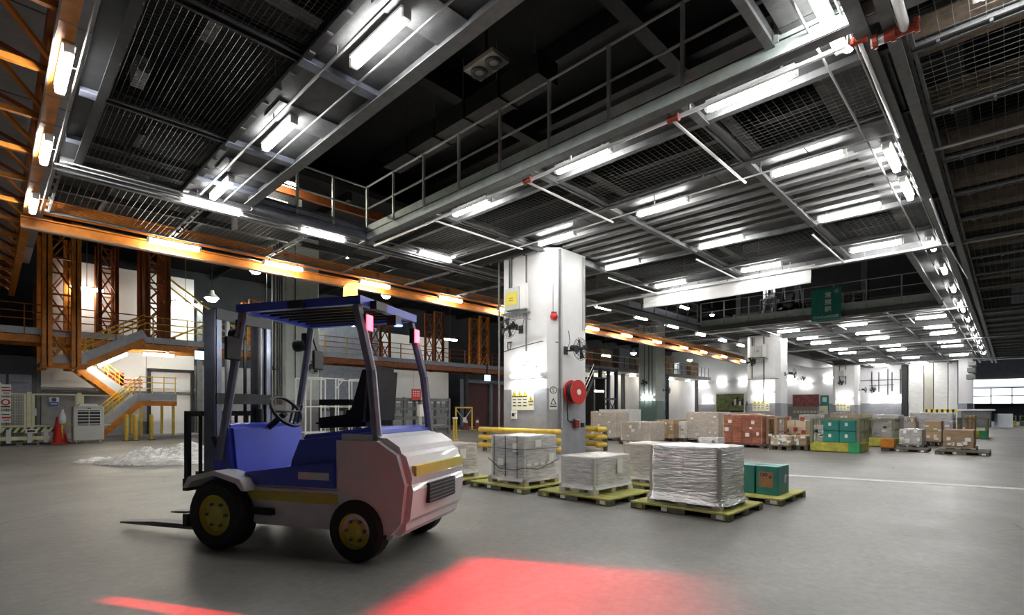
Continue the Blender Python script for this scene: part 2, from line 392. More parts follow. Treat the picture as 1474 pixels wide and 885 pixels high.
col3 = column(55.8, 57.3, 10.1, 12.1, 5.5, .22, 'white_paint', 'grey_paint', 1.6, 'farthest white column before the end wall')
for y in (11.5, 11.0): MB().tube((55.77, y, 3.5), (55.77, y, 5.4), .03, 6).build('conduit', 'steel_dark', col3)
col4 = column(8.58, 10.05, 21.5, 23.0, 8.5, .05, 'pale_green', 'grey_paint', 1.6, 'pale green grey column beneath the orange beam at the left')
for i, y in enumerate((21.8, 22.0, 22.25, 22.6)): MB().tube((8.55, y, 1.4), (8.55, y, 8.2), .035, 6).build('conduit', 'steel_grey', col4)
MB().tube((9.0, 21.47, 2.5), (9.0, 21.47, 8.2), .02, 6).build('conduit', 'steel_dark', col4)
col5 = column(38.5, 40.0, 20.9, 22.6, 8.5, .1, 'pale_green', 'green_dado', 1.9, 'green column with fan beyond the cartons')
for y in (21.3, 21.6, 22.0): MB().tube((38.47, y, 1.4), (38.47, y, 8.2), .05, 6).build('conduit', 'steel_grey', col5)

# ================================================================== MEZZANINE DECK (lower ceiling)
DZ = 5.55
deck = sroot('mezzanine_deck', 'steel deck and wire mesh panels overhead')
def plates_y(x0, x1, y0, y1, m='steel_plate', step=1.42, z=DZ):
    n = max(1, round((y1 - y0) / step)); s = (y1 - y0) / n
    for i in range(n): bx('deck_plate', deck, ((x0 + x1) / 2, y0 + s * (i + .5), z + .03), (x1 - x0, s - .015, .06), m)
def plates_x(x0, x1, y0, y1, m='steel_plate', step=1.42, z=DZ):
    n = max(1, round((x1 - x0) / step)); s = (x1 - x0) / n
    for i in range(n): bx('deck_plate', deck, (x0 + s * (i + .5), (y0 + y1) / 2, z + .03), (s - .015, y1 - y0, .06), m)
def ibeam(p0, p1, h=.22, w=.14, t=.018, m='steel_grey', z=None, parent=None, name='beam'):
    p0 = Vector(p0); p1 = Vector(p1); mid = (p0 + p1) / 2; a = p0 - mid; b_ = p1 - mid
    g = MB()
    g.bar(a + Vector((0, 0, t / 2)), b_ + Vector((0, 0, t / 2)), w, t); g.bar(a + Vector((0, 0, h - t / 2)), b_ + Vector((0, 0, h - t / 2)), w, t)
    g.bar(a + Vector((0, 0, h / 2)), b_ + Vector((0, 0, h / 2)), t, h - 2 * t)
    return g.build(name, m, parent or deck, mid)
_mc = {}
def mesh_panel(x0, x1, y0, y1, z=DZ - .06, cell=.10, wm='wire', fm_='steel_grey', r=.0035):
    sx, sy = round(x1 - x0, 2), round(y1 - y0, 2); key = (sx, sy, cell, wm, fm_)
    if key not in _mc:
        f = MB(); t = .035
        for s in (-1, 1):
            f.cbox((s * (sx / 2 - t / 2), 0, 0), (t, sy, .05)); f.cbox((0, s * (sy / 2 - t / 2), 0), (sx - 2 * t, t, .05))
        g = MB(); nx = int(sx / cell); ny = int(sy / (cell * 1.0))
        for i in range(1, nx): x = -sx / 2 + sx * i / nx; g.tube((x, -sy / 2, 0), (x, sy / 2, 0), r, 3, caps=False)
        for j in range(1, ny): y = -sy / 2 + sy * j / ny; g.tube((-sx / 2, y, .006), (sx / 2, y, .006), r, 3, caps=False)
        k = MB()                                     # fixing clips along the long edges
        for i in range(int(sy / .45)):
            for s in (-1, 1): k.cbox((s * (sx / 2 + .015), -sy / 2 + .25 + i * .45, -.03), (.07, .03, .05))
        _mc[key] = (f.mesh('mesh_frame', fm_), g.mesh('wires', wm), k.mesh('clips', 'steel_grey'))
    a, b_, c = _mc[key]; loc = ((x0 + x1) / 2, (y0 + y1) / 2, z)
    fo = obj('mesh_panel', a, deck, loc); w = obj('wires', b_, fo); w['kind'] = 'stuff'; q = obj('clips', c, fo); q['kind'] = 'stuff'
YL = [-2.1, .65, 3.4, 6.2, 8.95, 11.7]               # cross-beam grid
# zone A, left of the first opening
for a, b_ in zip(YL[:-1], YL[1:]): mesh_panel(1.12, 2.68, a + .05, b_ - .05, wm='wire_dim', fm_='steel_dark', cell=.065, r=.0028)
plates_y(2.72, 3.84, -2.1, 11.7)
bx('edge_strip', deck, (.98, 5, DZ + .02), (.26, 14, .05), 'steel_dark')
ibeam((3.74, -2.2, DZ - .17), (3.74, 11.2, DZ - .17), .2, .18)
ibeam((2.70, -2.2, DZ - .10), (2.70, 11.7, DZ - .10), .14, .1, m='steel_dark'); ibeam((1.08, -2.2, DZ - .12), (1.08, 11.7, DZ - .12), .16, .1, m='steel_dark')
for y in (.65, 3.4, 6.2, 8.95, 10.65): ibeam((.86, y, DZ - .10), (1.1, y, DZ - .10), .12, .16, m='steel_blue'); ibeam((2.66, y, DZ - .12), (3.78, y, DZ - .12), .14, .16, m='steel_blue'); ibeam((1.1, y, DZ - .04), (2.7, y, DZ - .04), .12, .08, m='steel_dark')
for y in (-1, 1.8, 4.6, 7.6, 9.9): bx('stiffener', deck, (3.3, y, DZ - .015), (.9, .55, .03), 'steel_grey')
# zone B, between first opening and second opening
plates_y(6.50, 7.42, .95, 11.6); plates_y(9.2, 10.15, .95, 8.5); plates_y(12.65, 13.3, .95, 11.6); plates_y(15.5, 16.85, .95, 11.6)
ibeam((6.52, -2, DZ - .24), (6.52, 11.6, DZ - .24), .28, .16); ibeam((7.42, .9, DZ - .12), (7.42, 11.6, DZ - .12), .15, .1); ibeam((9.17, .9, DZ - .12), (9.17, 11.6, DZ - .12), .15, .1)
ibeam((13.3, .9, DZ - .12), (13.3, 11.6, DZ - .12), .15, .1); ibeam((15.5, .9, DZ - .12), (15.5, 11.6, DZ - .12), .15, .1); ibeam((16.82, .9, DZ - .25), (16.82, 11.7, DZ - .25), .3, .18)
YB = [1.0, 3.25, 6.1, 8.95, 11.6]
for a, b_ in zip(YB[:-1], YB[1:]):
    mesh_panel(7.48, 9.12, a + .06, b_ - .06)
    mesh_panel(13.36, 15.44, a + .06, b_ - .06, cell=.12)
    for x0, x1 in ((6.5, 7.45), (9.15, 13.3), (15.5, 16.85)): ibeam((x0, b_, DZ - .14), (x1, b_, DZ - .14), .16, .12)
    ibeam((7.42, b_, DZ - .06), (9.17, b_, DZ - .06), .12, .09); ibeam((13.3, b_, DZ - .06), (15.5, b_, DZ - .06), .12, .09)
bx('deck_plate', deck, (11.4, 4.9, DZ + .16), (2.5, 7.4, .04), 'steel_plate')
for i in range(6): bx('rib', deck, (10.35 + i * .44, 4.9, DZ + .04), (.17, 7.35, .16), 'rib_metal')
bx('deck_plate', deck, (11.2, 10.1, DZ + .08), (3.9, 3.0, .04), 'steel_dark')
mesh_panel(9.25, 10.3, 8.9, 11.5)
# zone C, in front of the orange beam
plates_x(.86, 6.45, 11.72, 12.2, 'steel_dark'); plates_x(6.5, 62, 11.72, 12.2, 'steel_dark', 2.9)
ibeam((.86, 12.22, DZ - .12), (62, 12.22, DZ - .12), .15, .1); ibeam((3.8, 11.22, DZ - .24), (6.5, 11.22, DZ - .24), .28, .14); ibeam((.86, 11.68, DZ - .12), (17, 11.68, DZ - .12), .15, .1)
for i in range(14):
    x = .9 + i * 2.3
    mesh_panel(x, x + 2.26, 12.28, 15.0, wm='wire_dim', fm_='steel_grey', cell=.11)
bx('deck_plate', deck, (48, 13.6, DZ + .03), (28, 2.8, .06), 'steel_dark')
# zone D, right-hand strip and nets
plates_x(3.9, 62, .98, 1.9, step=2.4); plates_x(3.9, 6.45, -2.1, .9); ibeam((3.8, 2.02, DZ - .12), (6.5, 2.02, DZ - .12), .16, .1)
ibeam((4, 1.16, DZ - .26), (62, 1.16, DZ - .26), .26, .14); ibeam((4, .93, DZ - .26), (62, .93, DZ - .26), .26, .12); ibeam((16.9, 1.95, DZ - .2), (62, 1.95, DZ - .2), .22, .14)
XD = [4.9, 7.7, 9.6, 11.5, 13.5, 15.4, 17.3, 19.5, 22, 24.5, 27, 30]
for a, b_ in zip(XD[:-1], XD[1:]):
    mesh_panel(a + .04, b_ - .04, -1.9, .84, wm='wire', fm_='steel_grey', cell=.13); mesh_panel(a + .04, b_ - .04, -4.7, -1.96, wm='wire', fm_='steel_grey', cell=.13)
    ibeam((b_, -4.7, DZ - .08), (b_, .85, DZ - .08), .1, .07, m='steel_dark')
    bx('joist', deck, (a + .9, -2, DZ + .55), (.5, 6, .25), 'rusty_beam' if random.random() < .6 else 'steel_dark')
bx('deck_plate', deck, (46, -2.5, DZ + .03), (32, 6.8, .06), 'steel_dark')
for i in range(14): bx('rib', deck, (30.8 + i * 2.2, -2.5, DZ - .06), (.12, 6.8, .12), 'steel_grey')
# zone E, beyond the second opening
bx('deck_plate', deck, (44.2, 6.85, DZ + .05), (35.6, 9.8, .08), 'steel_dark')
for i in range(30): bx('rib', deck, (26.9 + i * 1.18, 6.85, DZ - .03), (.13, 9.7, .08), 'steel_grey' if i % 3 else 'rib_metal')
for y in (3.9, 6.9, 9.9): ibeam((26.2, y, DZ - .2), (62, y, DZ - .2), .16, .12)
for x in (26.25, 31.8, 39, 47.8, 55): ibeam((x, 1.9, DZ - .28), (x, 11.8, DZ - .28), .24, .18)
# floor of the upper level around the second opening and things seen above it
ibeam((16.9, 11.75, DZ - .25), (26.2, 11.75, DZ - .25), .3, .16)

# upper void: ducts, joists and a dark plant above the nets
uc = sroot('ceiling_joists', 'dark joists under the upper ceiling')
for i in range(16): bx('joist', uc, (-3 + i * 2.2, 4, 10.3), (.25, 30, .5), 'steel_dark')
for y in (-4, 1, 6, 11): bx('girder', uc, (14, y, 10.1), (36, .35, .7), 'steel_dark')
def duct(label, c, sz, n, m='steel_grey'):
    r = thing('air_duct', label, 'duct', c)
    ax = 0 if sz[0] > sz[1] else 1; Ls = sz[ax] / n
    for i in range(n):
        s = list(sz); s[ax] = Ls - .02; p = [0, 0, 0]; p[ax] = -sz[ax] / 2 + Ls * (i + .5); bx('duct_section', r, p, s, m)
        s = [sz[0] + .06, sz[1] + .06, sz[2] + .06]; s[ax] = .04; p[ax] = -sz[ax] / 2 + Ls * i; bx('flange', r, p, s, 'steel_dark')
    for i in range(n): q = [0, 0, (10.3 - c[2]) / 2]; q[ax] = -sz[ax] / 2 + Ls * (i + .3); bx('hanger', r, q, (.02, .02, 10.3 - c[2]), 'steel_grey')
duct('grey rectangular air duct high above the railed opening', (8.6, 10.4, 8.7), (.6, 6.2, .45), 5, 'steel_dark')
duct('dark air duct above the left wire mesh', (1.7, 6, 8.5), (.5, 9, .35), 6, 'steel_dark')
duct('long air duct above the right-hand mesh panels', (14, -1.6, 7.1), (16, .8, .5), 9, 'steel_dark')
for i in range(8): bx('machine_block', uc, (1.3 + (i % 3) * .5, 3.2 + i * 1.05, 6.6 + (i % 2) * .3), (.18, .6, .25), 'steel_grey')
# double round fitting on the upper ceiling
df = thing('twin_downlight', 'unlit panel with two round downlights on the dark upper ceiling', 'lamp', (6.95, 8.35, 9.35))
p = gp(700, 97, 9.3); df.location = (p.x, p.y, 9.3)
bx('panel', df, (0, 0, .06), (.55, 1.0, .1), 'beige')
for s in (-1, 1):
    rg = MB().lathe([(.1, -.02), (.2, -.06), (.21, .02), (.1, .02)], (0, s * .25, 0), 'z', 20).build('reflector', 'steel_grey', df, smooth=True)
    MB().lathe([(.001, -.015), (.1, -.015), (.1, .01)], (0, s * .25, 0), 'z', 16).build('lens', 'beige', rg)
bx('hanger', df, (0, 0, .6), (.05, .05, 1.0), 'steel_dark')

# ================================================================== RAILINGS
def railing(label, p0, p1, n, zb, zt, m='rail_grey', kick=(.02, .16), kickm='steel_green', rails=(1.0, .52), pr=.022, fascia=None, ends=(True, True), cat='railing', name='railing'):
    p0 = Vector((p0[0], p0[1], zb)); p1 = Vector((p1[0], p1[1], zb)); h = zt - zb
    r = thing(name, label, cat, p0); d = p1 - p0
    for k in rails: MB().tube((0, 0, h * k), d + Vector((0, 0, h * k)), pr, 6).build('top_rail' if k == 1.0 else 'mid_rail', m, r)
    pm = MB().bar((0, 0, 0), (0, 0, h), pr * 2.2, pr * 2.2, (1, 0, 0)).mesh('post', m)
    for i in range(n):
        if (i == 0 and not ends[0]) or (i == n - 1 and not ends[1]): continue
        obj('post', pm, r, d * (i / (n - 1)))
    if kick: MB().bar((0, 0, h * (kick[0] + kick[1]) / 2), d + Vector((0, 0, h * (kick[0] + kick[1]) / 2)), .012, h * (kick[1] - kick[0])).build('kick_plate', kickm, r)
    if fascia: MB().bar((0, 0, (fascia[0] + fascia[1]) / 2 - zb), d + Vector((0, 0, (fascia[0] + fascia[1]) / 2 - zb)), .03, fascia[1] - fascia[0]).build('fascia', kickm, r)
    return r
railing('grey tube railing with green kick plate along the right side of the near ceiling opening', (6.44, 11.2), (6.44, -1.5), 12, 5.48, 6.6, fascia=(5.32, 5.47))
railing('short grey railing across the far end of the near ceiling opening', (3.9, 11.2), (6.40, 11.2), 4, 5.48, 6.58, fascia=(5.30, 5.47), kickm='steel_blue', ends=(True, False))
railing('grey blue railing along the left side of the second ceiling opening', (17.0, 11.82), (26.1, 11.82), 9, 5.5, 6.7, kick=(.0, .36), kickm='steel_blue', rails=(1.0, .68), m='steel_grey')
railing('railing with pale kick plate on the far side of the second ceiling opening', (26.25, 11.7), (26.25, 2.0), 9, 5.5, 6.75, kick=(.0, .28), kickm='steel_green', rails=(1.0, .62))

# ================================================================== LAMPS
def lamp_proto(name, tubem, warm=False):
    t = thing(name, 'lamp', 'lamp')
    bx('housing', t, (0, 0, .075), (.125, 1.12, .035), 'cooler_grey')
    g = MB().lathe([(.001, -.53), (.045, -.53), (.056, -.51), (.056, .51), (.045, .53), (.001, .53)], (0, 0, 0), 'y', 10).build('tube', tubem, t, smooth=True)
    for s in (-1, 1):
        e = bx('end_cap', t, (0, s * .555, .02), (.10, .05, .11), 'lamp_white'); bx('bracket', t, (0, s * .40, .115), (.03, .03, .08), 'conduit')
    return t
LP = lamp_proto('fluorescent_lamp', 'tube'); LW = lamp_proto('fluorescent_lamp', 'tube_warm')
_used = set()
def lamp(x, y, z, axis, label, group, warm=False, s=None):
    pr = LW if warm else LP; rz = 0 if axis == 'y' else R(90)
    if pr.name not in _used:
        _used.add(pr.name); pr.location = (x, y, z); pr.rotation_euler = (0, 0, rz); pr['label'] = label; pr['group'] = group; o = pr
    else: o = dup(pr, (x, y, z), rz, label, group)
    return o
def hang(o, top):                                  # suspension rod from a lamp up to the structure above
    z = o.location.z; bx('hanger', o, (0, 0, (top - z) / 2 + .05), (.02, .02, top - z - .1), 'steel_grey'); return o
def row(desc, group, pts, axis, z=5.40, warm=False, order='from the near end'):
    for i, (x, y) in enumerate(pts): lamp(x, y, z, axis, f'{ORD[i]} lit lamp {desc}, {order}', group, warm)
row('under the grey plates left of the near opening', 'lamps left of the near opening', [(3.12, 2.35), (3.12, 5.18), (3.12, 8.05), (3.12, 10.8)], 'y')  # first one lies out of frame, added to light the forklift's near side
row('under the walkway right of the near opening', 'lamps under the railed walkway', [(7.03, -.3), (7.03, 2.48), (7.03, 5.19), (7.03, 8.05)], 'y')
row('along the strip before the ceiling ribs', 'lamps before the ceiling ribs', [(9.8, 2.5), (9.8, 5.2), (9.8, 8.03)], 'y')
row('along the strip behind the ceiling ribs', 'lamps behind the ceiling ribs', [(12.9, 2.5), (12.9, 5.23), (12.9, 8.1)], 'y')
row('above the white tarpaulin', 'lamps above the tarpaulin', [(16.0, 2.5), (16.0, 5.3), (16.0, 8.17)], 'y')
row('hung under the orange truss at the left edge', 'lamps under the orange truss', [(.66, 8.4), (.66, 11.2), (.66, 14.3)], 'y', 5.38)
row('on the long orange beam', 'lamps on the orange beam', [(3.3, 15.12), (6.0, 15.12), (9.0, 15.15), (12.2, 15.15), (15.3, 15.2), (18.4, 15.3), (21.7, 15.4), (25.1, 15.5), (28.7, 15.6), (32.8, 15.8), (36.3, 16.0), (40.5, 16.2), (45.3, 16.5)], 'x', 5.34, True, 'from the left')
row('in the cross row before the dark nets', 'lamps before the dark nets', [(3.25, 11.85), (5.65, 11.88), (8.6, 11.35), (14.5, 12.0), (17.8, 12.1), (21, 12.2), (24.3, 12.3), (28, 12.5), (31.3, 12.6), (34.5, 12.7)], 'x', order='from the left')
row('in the lengthwise row at the right', 'lamps in the right-hand row', [(6.4, 1.43), (10.6, 1.43), (12.3, 1.43), (16.85, 1.45), (20.1, 1.45), (23.5, 1.45), (27, 1.45), (28.6, 1.45), (32, 1.45), (36, 1.45), (39.5, 1.45), (43, 1.45), (47, 1.45), (52, 1.45)], 'x')
for y, nm in ((2.6, 'right'), (5.55, 'middle'), (8.5, 'left')):
    row(f'of the {nm} row under the far deck', f'lamps of the {nm} far row', [(x, y + (x - 30) * .012) for x in (29.9, 33.6, 36.7, 41.5, 44.5, 48.2, 52.3, 55.5, 58.0, 60.2) if x < 57 or y > 3], 'y', 5.38)
row('added out of view at the near right', 'unseen lamps added at the near right', [(7.0, -3.2), (11.5, -3.4), (18, -3.0)], 'y')  # lamps out of frame, added to light the foreground floor
# wall and column lamps nearer the floor
def wlamp(loc, face, label, warm=False):            # tube in front of a wall whose outward normal is face
    pr = LW if warm else LP
    o = dup(pr, loc, 0, label, 'lamps on walls and columns')
    rz = math.atan2(face[1], face[0])
    o.rotation_euler = (Matrix.Rotation(rz, 3, 'Z') @ Matrix.Rotation(R(-90), 3, 'Y')).to_euler()
    return o
wlamp((10.205, 9.45, 2.12), (-1, 0), 'lit lamp on the middle white column above the warning signs')
wlamp((31.13, 10.2, 2.2), (-1, 0), 'lit lamp on the second white column above its warning signs')
wlamp((55.63, 11.1, 2.2), (-1, 0), 'lit lamp on the farthest white column')
wlamp((38.33, 21.7, 2.2), (-1, 0), 'lit lamp on the green column')
for i, (px, py) in enumerate(((1290, 573), (1262, 573), (1160, 552), (1018, 576))):
    q = onX(px, py, EX - .165); wlamp((EX - .165, q.y, q.z), (-1, 0), f'{ORD[i]} low lamp on the far white wall, counted from the right')
for i, y in enumerate((27.3, 25, 22.4, 19.8, 17.4, 13.6)): wlamp((EX - .165, y, 4.5), (-1, 0), f'{ORD[i]} lamp of the bright row along the far white wall, counted from the left')
for i, x in enumerate((40, 44, 48, 52, 56)): lamp(x, 26.5, 4.45, 'x', f'{ORD[i]} lamp under the far gallery, counted from the left', 'lamps under the far gallery', True)

# ================================================================== ORANGE STEELWORK
ob = sroot('orange_beam', 'long orange crane beam crossing the hall')
BP = [(.5, 15.10), (3.2, 15.10), (6, 15.12), (9, 15.13), (12, 15.15), (15, 15.2), (18.2, 15.28), (21.5, 15.38), (25, 15.5), (28.8, 15.6), (32.8, 15.8), (36.5, 16.0), (41, 16.25), (46, 16.6)]
for (xa, ya), (xb, yb) in zip(BP[:-1], BP[1:]):
    o1 = MB(); a = Vector((xa, ya + .06, 0)); b_ = Vector((xb, yb + .06, 0)); up = Vector((0, 0, 1))
    for z0, z1, dy, w in ((5.50, 5.53, 0, .26), (5.74, 5.77, 0, .26)): o1.bar(a + up * (z0 + z1) / 2 + Vector((0, dy, 0)), b_ + up * (z0 + z1) / 2 + Vector((0, dy, 0)), w, z1 - z0)
    o1.bar(a + up * 5.635 + Vector((0, -.05, 0)), b_ + up * 5.635 + Vector((0, -.05, 0)), .03, .21)
    o1.build('beam_section', 'orange', ob)
    o2 = MB(); k = Vector((0, .40, 0))
    o2.bar(a + k + up * 5.21, b_ + k + up * 5.21, .24, .03); o2.bar(a + k + up * 5.32, b_ + k + up * 5.32, .03, .2); o2.bar(a + k + up * 5.43, b_ + k + up * 5.43, .24, .03)
    o2.build('lower_chord', 'orange', ob)
    MB().bar(a + Vector((0, -.02, 5.635)), a + Vector((.16, -.02, 5.635)), .1, .2).build('splice_plate', 'orange_dark', ob)
    MB().tube(a + Vector((0, .2, 5.16)), b_ + Vector((0, .2, 5.16)), .018, 5).build('conduit', 'conduit', ob)
# horizontal truss along the left edge
ot = thing('roof_truss', 'orange lattice truss overhead along the left edge', 'truss', (.62, 4, 5.55))
def tbar(parent, name, p0, p1, w, h, m): return MB().bar(p0, p1, w, h).build(name, m, parent)
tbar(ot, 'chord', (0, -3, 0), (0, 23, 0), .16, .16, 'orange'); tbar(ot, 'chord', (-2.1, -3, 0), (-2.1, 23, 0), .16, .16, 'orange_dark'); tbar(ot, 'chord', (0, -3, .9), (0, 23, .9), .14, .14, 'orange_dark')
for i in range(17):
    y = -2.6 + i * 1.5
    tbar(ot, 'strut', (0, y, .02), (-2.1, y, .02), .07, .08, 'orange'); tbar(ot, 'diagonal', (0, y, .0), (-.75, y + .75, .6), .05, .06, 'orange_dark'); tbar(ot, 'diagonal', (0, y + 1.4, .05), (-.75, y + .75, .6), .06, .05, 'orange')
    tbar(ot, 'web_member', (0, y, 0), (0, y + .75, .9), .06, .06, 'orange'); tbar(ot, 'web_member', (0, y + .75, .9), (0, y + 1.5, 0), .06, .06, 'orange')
tbar(ot, 'chord', (-.75, -3, .62), (-.75, 23, .62), .08, .08, 'orange_dark')
for i in range(9): bx('roof_sheet', ot, (-1.2, -1.4 + i * 2.9, 1.3), (3.4, 2.86, .04), 'grey_paint')
# cable trays (thin rods) beside the truss lamps
tr = thing('cable_tray', 'thin steel rod tray holding the lamps under the left truss', 'cable tray', (.66, 4.5, 5.47))
for s in (-.13, .13): MB().tube((s, -2, 0), (s, 11, 0), .012, 5).build('rod', 'conduit', tr)
for i in range(14): MB().tube((-.13, -1.8 + i * .95, 0), (.13, -1.8 + i * .95, 0), .01, 4).build('rung', 'conduit', tr)
mat('side_panel', (.46, .50, .55), .5, .1, var=.12, scale=5)

GY = 25.0                                             # front edge of the gallery and stairs
gal = thing('gallery_walkway', 'raised orange gallery with railings running behind the hall', 'walkway', (0, GY, 0))
gx0, gx1 = -3.0, 33.0
for x0, x1 in ((-3, 2), (2, 4.4), (4.4, 9.3), (9.3, 15), (15, 21), (21, 27), (27, 33)):
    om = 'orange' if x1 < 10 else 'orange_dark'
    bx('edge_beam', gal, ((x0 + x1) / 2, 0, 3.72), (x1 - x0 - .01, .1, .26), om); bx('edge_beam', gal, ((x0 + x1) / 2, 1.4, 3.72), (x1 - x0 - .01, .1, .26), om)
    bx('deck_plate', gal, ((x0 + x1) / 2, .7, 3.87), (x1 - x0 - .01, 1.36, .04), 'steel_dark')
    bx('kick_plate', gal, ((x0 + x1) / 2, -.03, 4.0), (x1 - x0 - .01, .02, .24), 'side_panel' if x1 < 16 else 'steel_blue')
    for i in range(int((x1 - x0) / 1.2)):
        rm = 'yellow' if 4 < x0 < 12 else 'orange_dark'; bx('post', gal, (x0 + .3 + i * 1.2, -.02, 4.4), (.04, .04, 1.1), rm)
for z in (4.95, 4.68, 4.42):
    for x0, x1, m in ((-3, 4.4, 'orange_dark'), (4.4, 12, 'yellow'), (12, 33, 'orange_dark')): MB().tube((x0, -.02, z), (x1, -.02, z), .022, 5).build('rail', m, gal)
for i in range(10): bx('joist', gal, (-2 + i * 3.6, .7, 3.66), (.12, 1.36, .2), 'orange_dark')
for x in (16.0, 22.0, 27.5, 32.5): bx('support', gal, (x, .7, 1.8), (.22, .22, 3.6), 'steel_dark')
# stairs
st = thing('steel_stair', 'orange steel staircase with grey side panels and yellow handrails', 'stairs', (0, GY, 0))
def flight(x0, z0, x1, z1, y0, y1, n, label, panel=True):
    for yy in (y0, y1):
        s = MB().bar((x0, yy, z0 - .05), (x1, yy, z1 - .05), .05, .22).build('stringer', 'orange', st)
        if panel: MB().bar((x0, yy - .01, z0 + .25), (x1, yy - .01, z1 + .25), .015, .34).build('side_panel', 'side_panel', st)
        for k in (.62, .8, .98): MB().tube((x0, yy, z0 + k + .02), (x1, yy, z1 + k + .02), .02, 5).build('handrail', 'yellow', st)
        for i in range(4): t = (i + .5) / 4; bx('baluster', st, (x0 + (x1 - x0) * t, yy, z0 + (z1 - z0) * t + .5), (.03, .03, 1.0), 'yellow')
    for i in range(n):
        t = (i + .5) / n; bx('tread', st, (x0 + (x1 - x0) * t, (y0 + y1) / 2, z0 + (z1 - z0) * t), (abs(x1 - x0) / n + .04, y1 - y0 - .06, .035), 'steel_grey')
flight(2.85, .05, 4.25, 1.5, -.1, .95, 8, 'lower')
flight(3.95, 1.55, 2.45, 2.85, 1.15, 2.1, 7, 'middle')
flight(2.55, 2.9, 4.4, 4.0, -.1, .95, 6, 'upper')
for y0, y1, x0, x1, z in ((-.1, 2.15, 4.2, 5.5, 1.5), (-.1, 2.15, 1.3, 2.6, 2.85)):
    bx('landing', st, ((x0 + x1) / 2, (y0 + y1) / 2, z), (x1 - x0, y1 - y0, .06), 'steel_grey'); bx('landing_beam', st, ((x0 + x1) / 2, y0 - .02, z - .06), (x1 - x0, .06, .2), 'orange')
    bx('side_panel', st, ((x0 + x1) / 2, y0 - .03, z + .2), (x1 - x0, .02, .3), 'side_panel')
    for zz in (.55, .78, 1.0): MB().tube((x0, y0, z + zz), (x1, y0, z + zz), .018, 5).build('handrail', 'yellow', st)
    for i in range(4): bx('baluster', st, (x0 + .05 + (x1 - x0 - .1) * i / 3, y0, z + .55), (.03, .03, 1.0), 'yellow')
for x, y in ((4.3, 0), (5.4, 0), (4.3, 2.0), (5.4, 2.0)): bx('leg', st, (x, y, .75), (.09, .09, 1.5), 'yellow')
bx('plinth', st, (4.9, 1.0, .06), (3.6, 2.4, .12), 'grey_paint')
# towers of paired posts with cross bracing
def tower(label, x0, x1, y0, y1, z0, z1, w, nb, m='orange'):
    t = thing('lattice_tower', label, 'tower', (x0, y0, z0)); h = z1 - z0; dx = x1 - x0; dy = y1 - y0
    for px, py in ((0, 0), (dx, 0), (0, dy), (dx, dy)):
        g = MB(); g.box(px - w / 2, px + w / 2, py - w / 2, py - w / 2 + .03, 0, h); g.box(px - w / 2, px + w / 2, py + w / 2 - .03, py + w / 2, 0, h); g.box(px - .02, px + .02, py - w / 2, py + w / 2, 0, h)
        g.build('post', m, t)
    for i in range(nb):
        za, zb = h * i / nb, h * (i + 1) / nb
        for yy in (0, dy):
            tbar(t, 'brace', (0, yy, za), (dx, yy, zb), .05, .05, m); tbar(t, 'brace', (dx, yy, za), (0, yy, zb), .05, .05, 'orange_dark'); tbar(t, 'cross_bar', (0, yy, zb - .03), (dx, yy, zb - .03), .06, .06, 'orange_dark')
    return t
tower('tall orange twin-post tower left of the stairs on the upper landing', 1.48, 2.28, GY - .25, GY + 2.5, 2.75, 8.05, .28, 4)
tower('dense orange lattice tower at the head of the stairs', 4.5, 5.2, GY + .1, GY + 1.3, 3.9, 8.05, .22, 5, 'orange_dark')
tower('thin orange frame behind the upper stair flight', 3.2, 3.75, GY + 1.7, GY + 2.6, 3.95, 8.05, .14, 4, 'orange_dark')
tower('orange post frame with gusset head beside the pale green column', 8.5, 8.95, GY + .2, GY + 1.2, 3.9, 6.3, .16, 2)
tower('dark orange post pair on the gallery left of the white panel', 15.3, 15.9, GY + .2, GY + 1.2, 3.9, 7.2, .12, 3, 'orange_dark')
tower('dark orange post pair on the gallery above the red sign', 19.1, 19.7, GY + .2, GY + 1.2, 3.9, 7.2, .12, 3, 'orange_dark')
tower('dark orange post pair on the gallery next to the white column', 22.8, 23.5, GY + .2, GY + 1.2, 3.9, 7.4, .16, 3, 'orange')
br = thing('cross_brace', 'large yellow cross bracing over the gallery railing', 'brace', (5.3, GY + .6, 3.9))
tbar(br, 'brace', (0, 0, 2.9), (3.4, 0, .5), .07, .07, 'yellow'); tbar(br, 'brace', (.2, 0, .35), (3.5, 0, 2.2), .07, .07, 'yellow'); tbar(br, 'brace', (0, .06, 2.6), (2.8, .06, .4), .05, .05, 'yellow'); bx('foot', br, (.2, 0, .17), (.2, .1, .4), 'orange_dark')
t3 = tower('yellow lit orange storage tower right of the middle white column', 26.6, 28.0, 22.0, 23.5, 0, 6.2, .24, 5)
s2 = thing('steel_stair', 'dark stair flight with pale handrails right of the yellow lit tower', 'stairs', (29.3, 22.5, 0))
for yy in (0, 1.0):
    tbar(s2, 'stringer', (0, yy, .1), (2.6, yy, 3.6), .06, .25, 'steel_dark')
    for k in (.55, 1.0): MB().tube((0, yy, k + .1), (2.6, yy, 3.6 + k), .025, 5).build('handrail', 'white_paint', s2)
for i in range(14): bx('tread', s2, (2.6 * (i + .5) / 14, .5, .1 + 3.5 * (i + .5) / 14), (.22, .95, .04), 'steel_grey')
bx('landing', s2, (3.4, .5, 3.6), (1.7, 1.1, .1), 'steel_dark')
for x in (2.7, 4.15): bx('support', s2, (x, .5, 1.8), (.12, .9, 3.6), 'steel_dark')
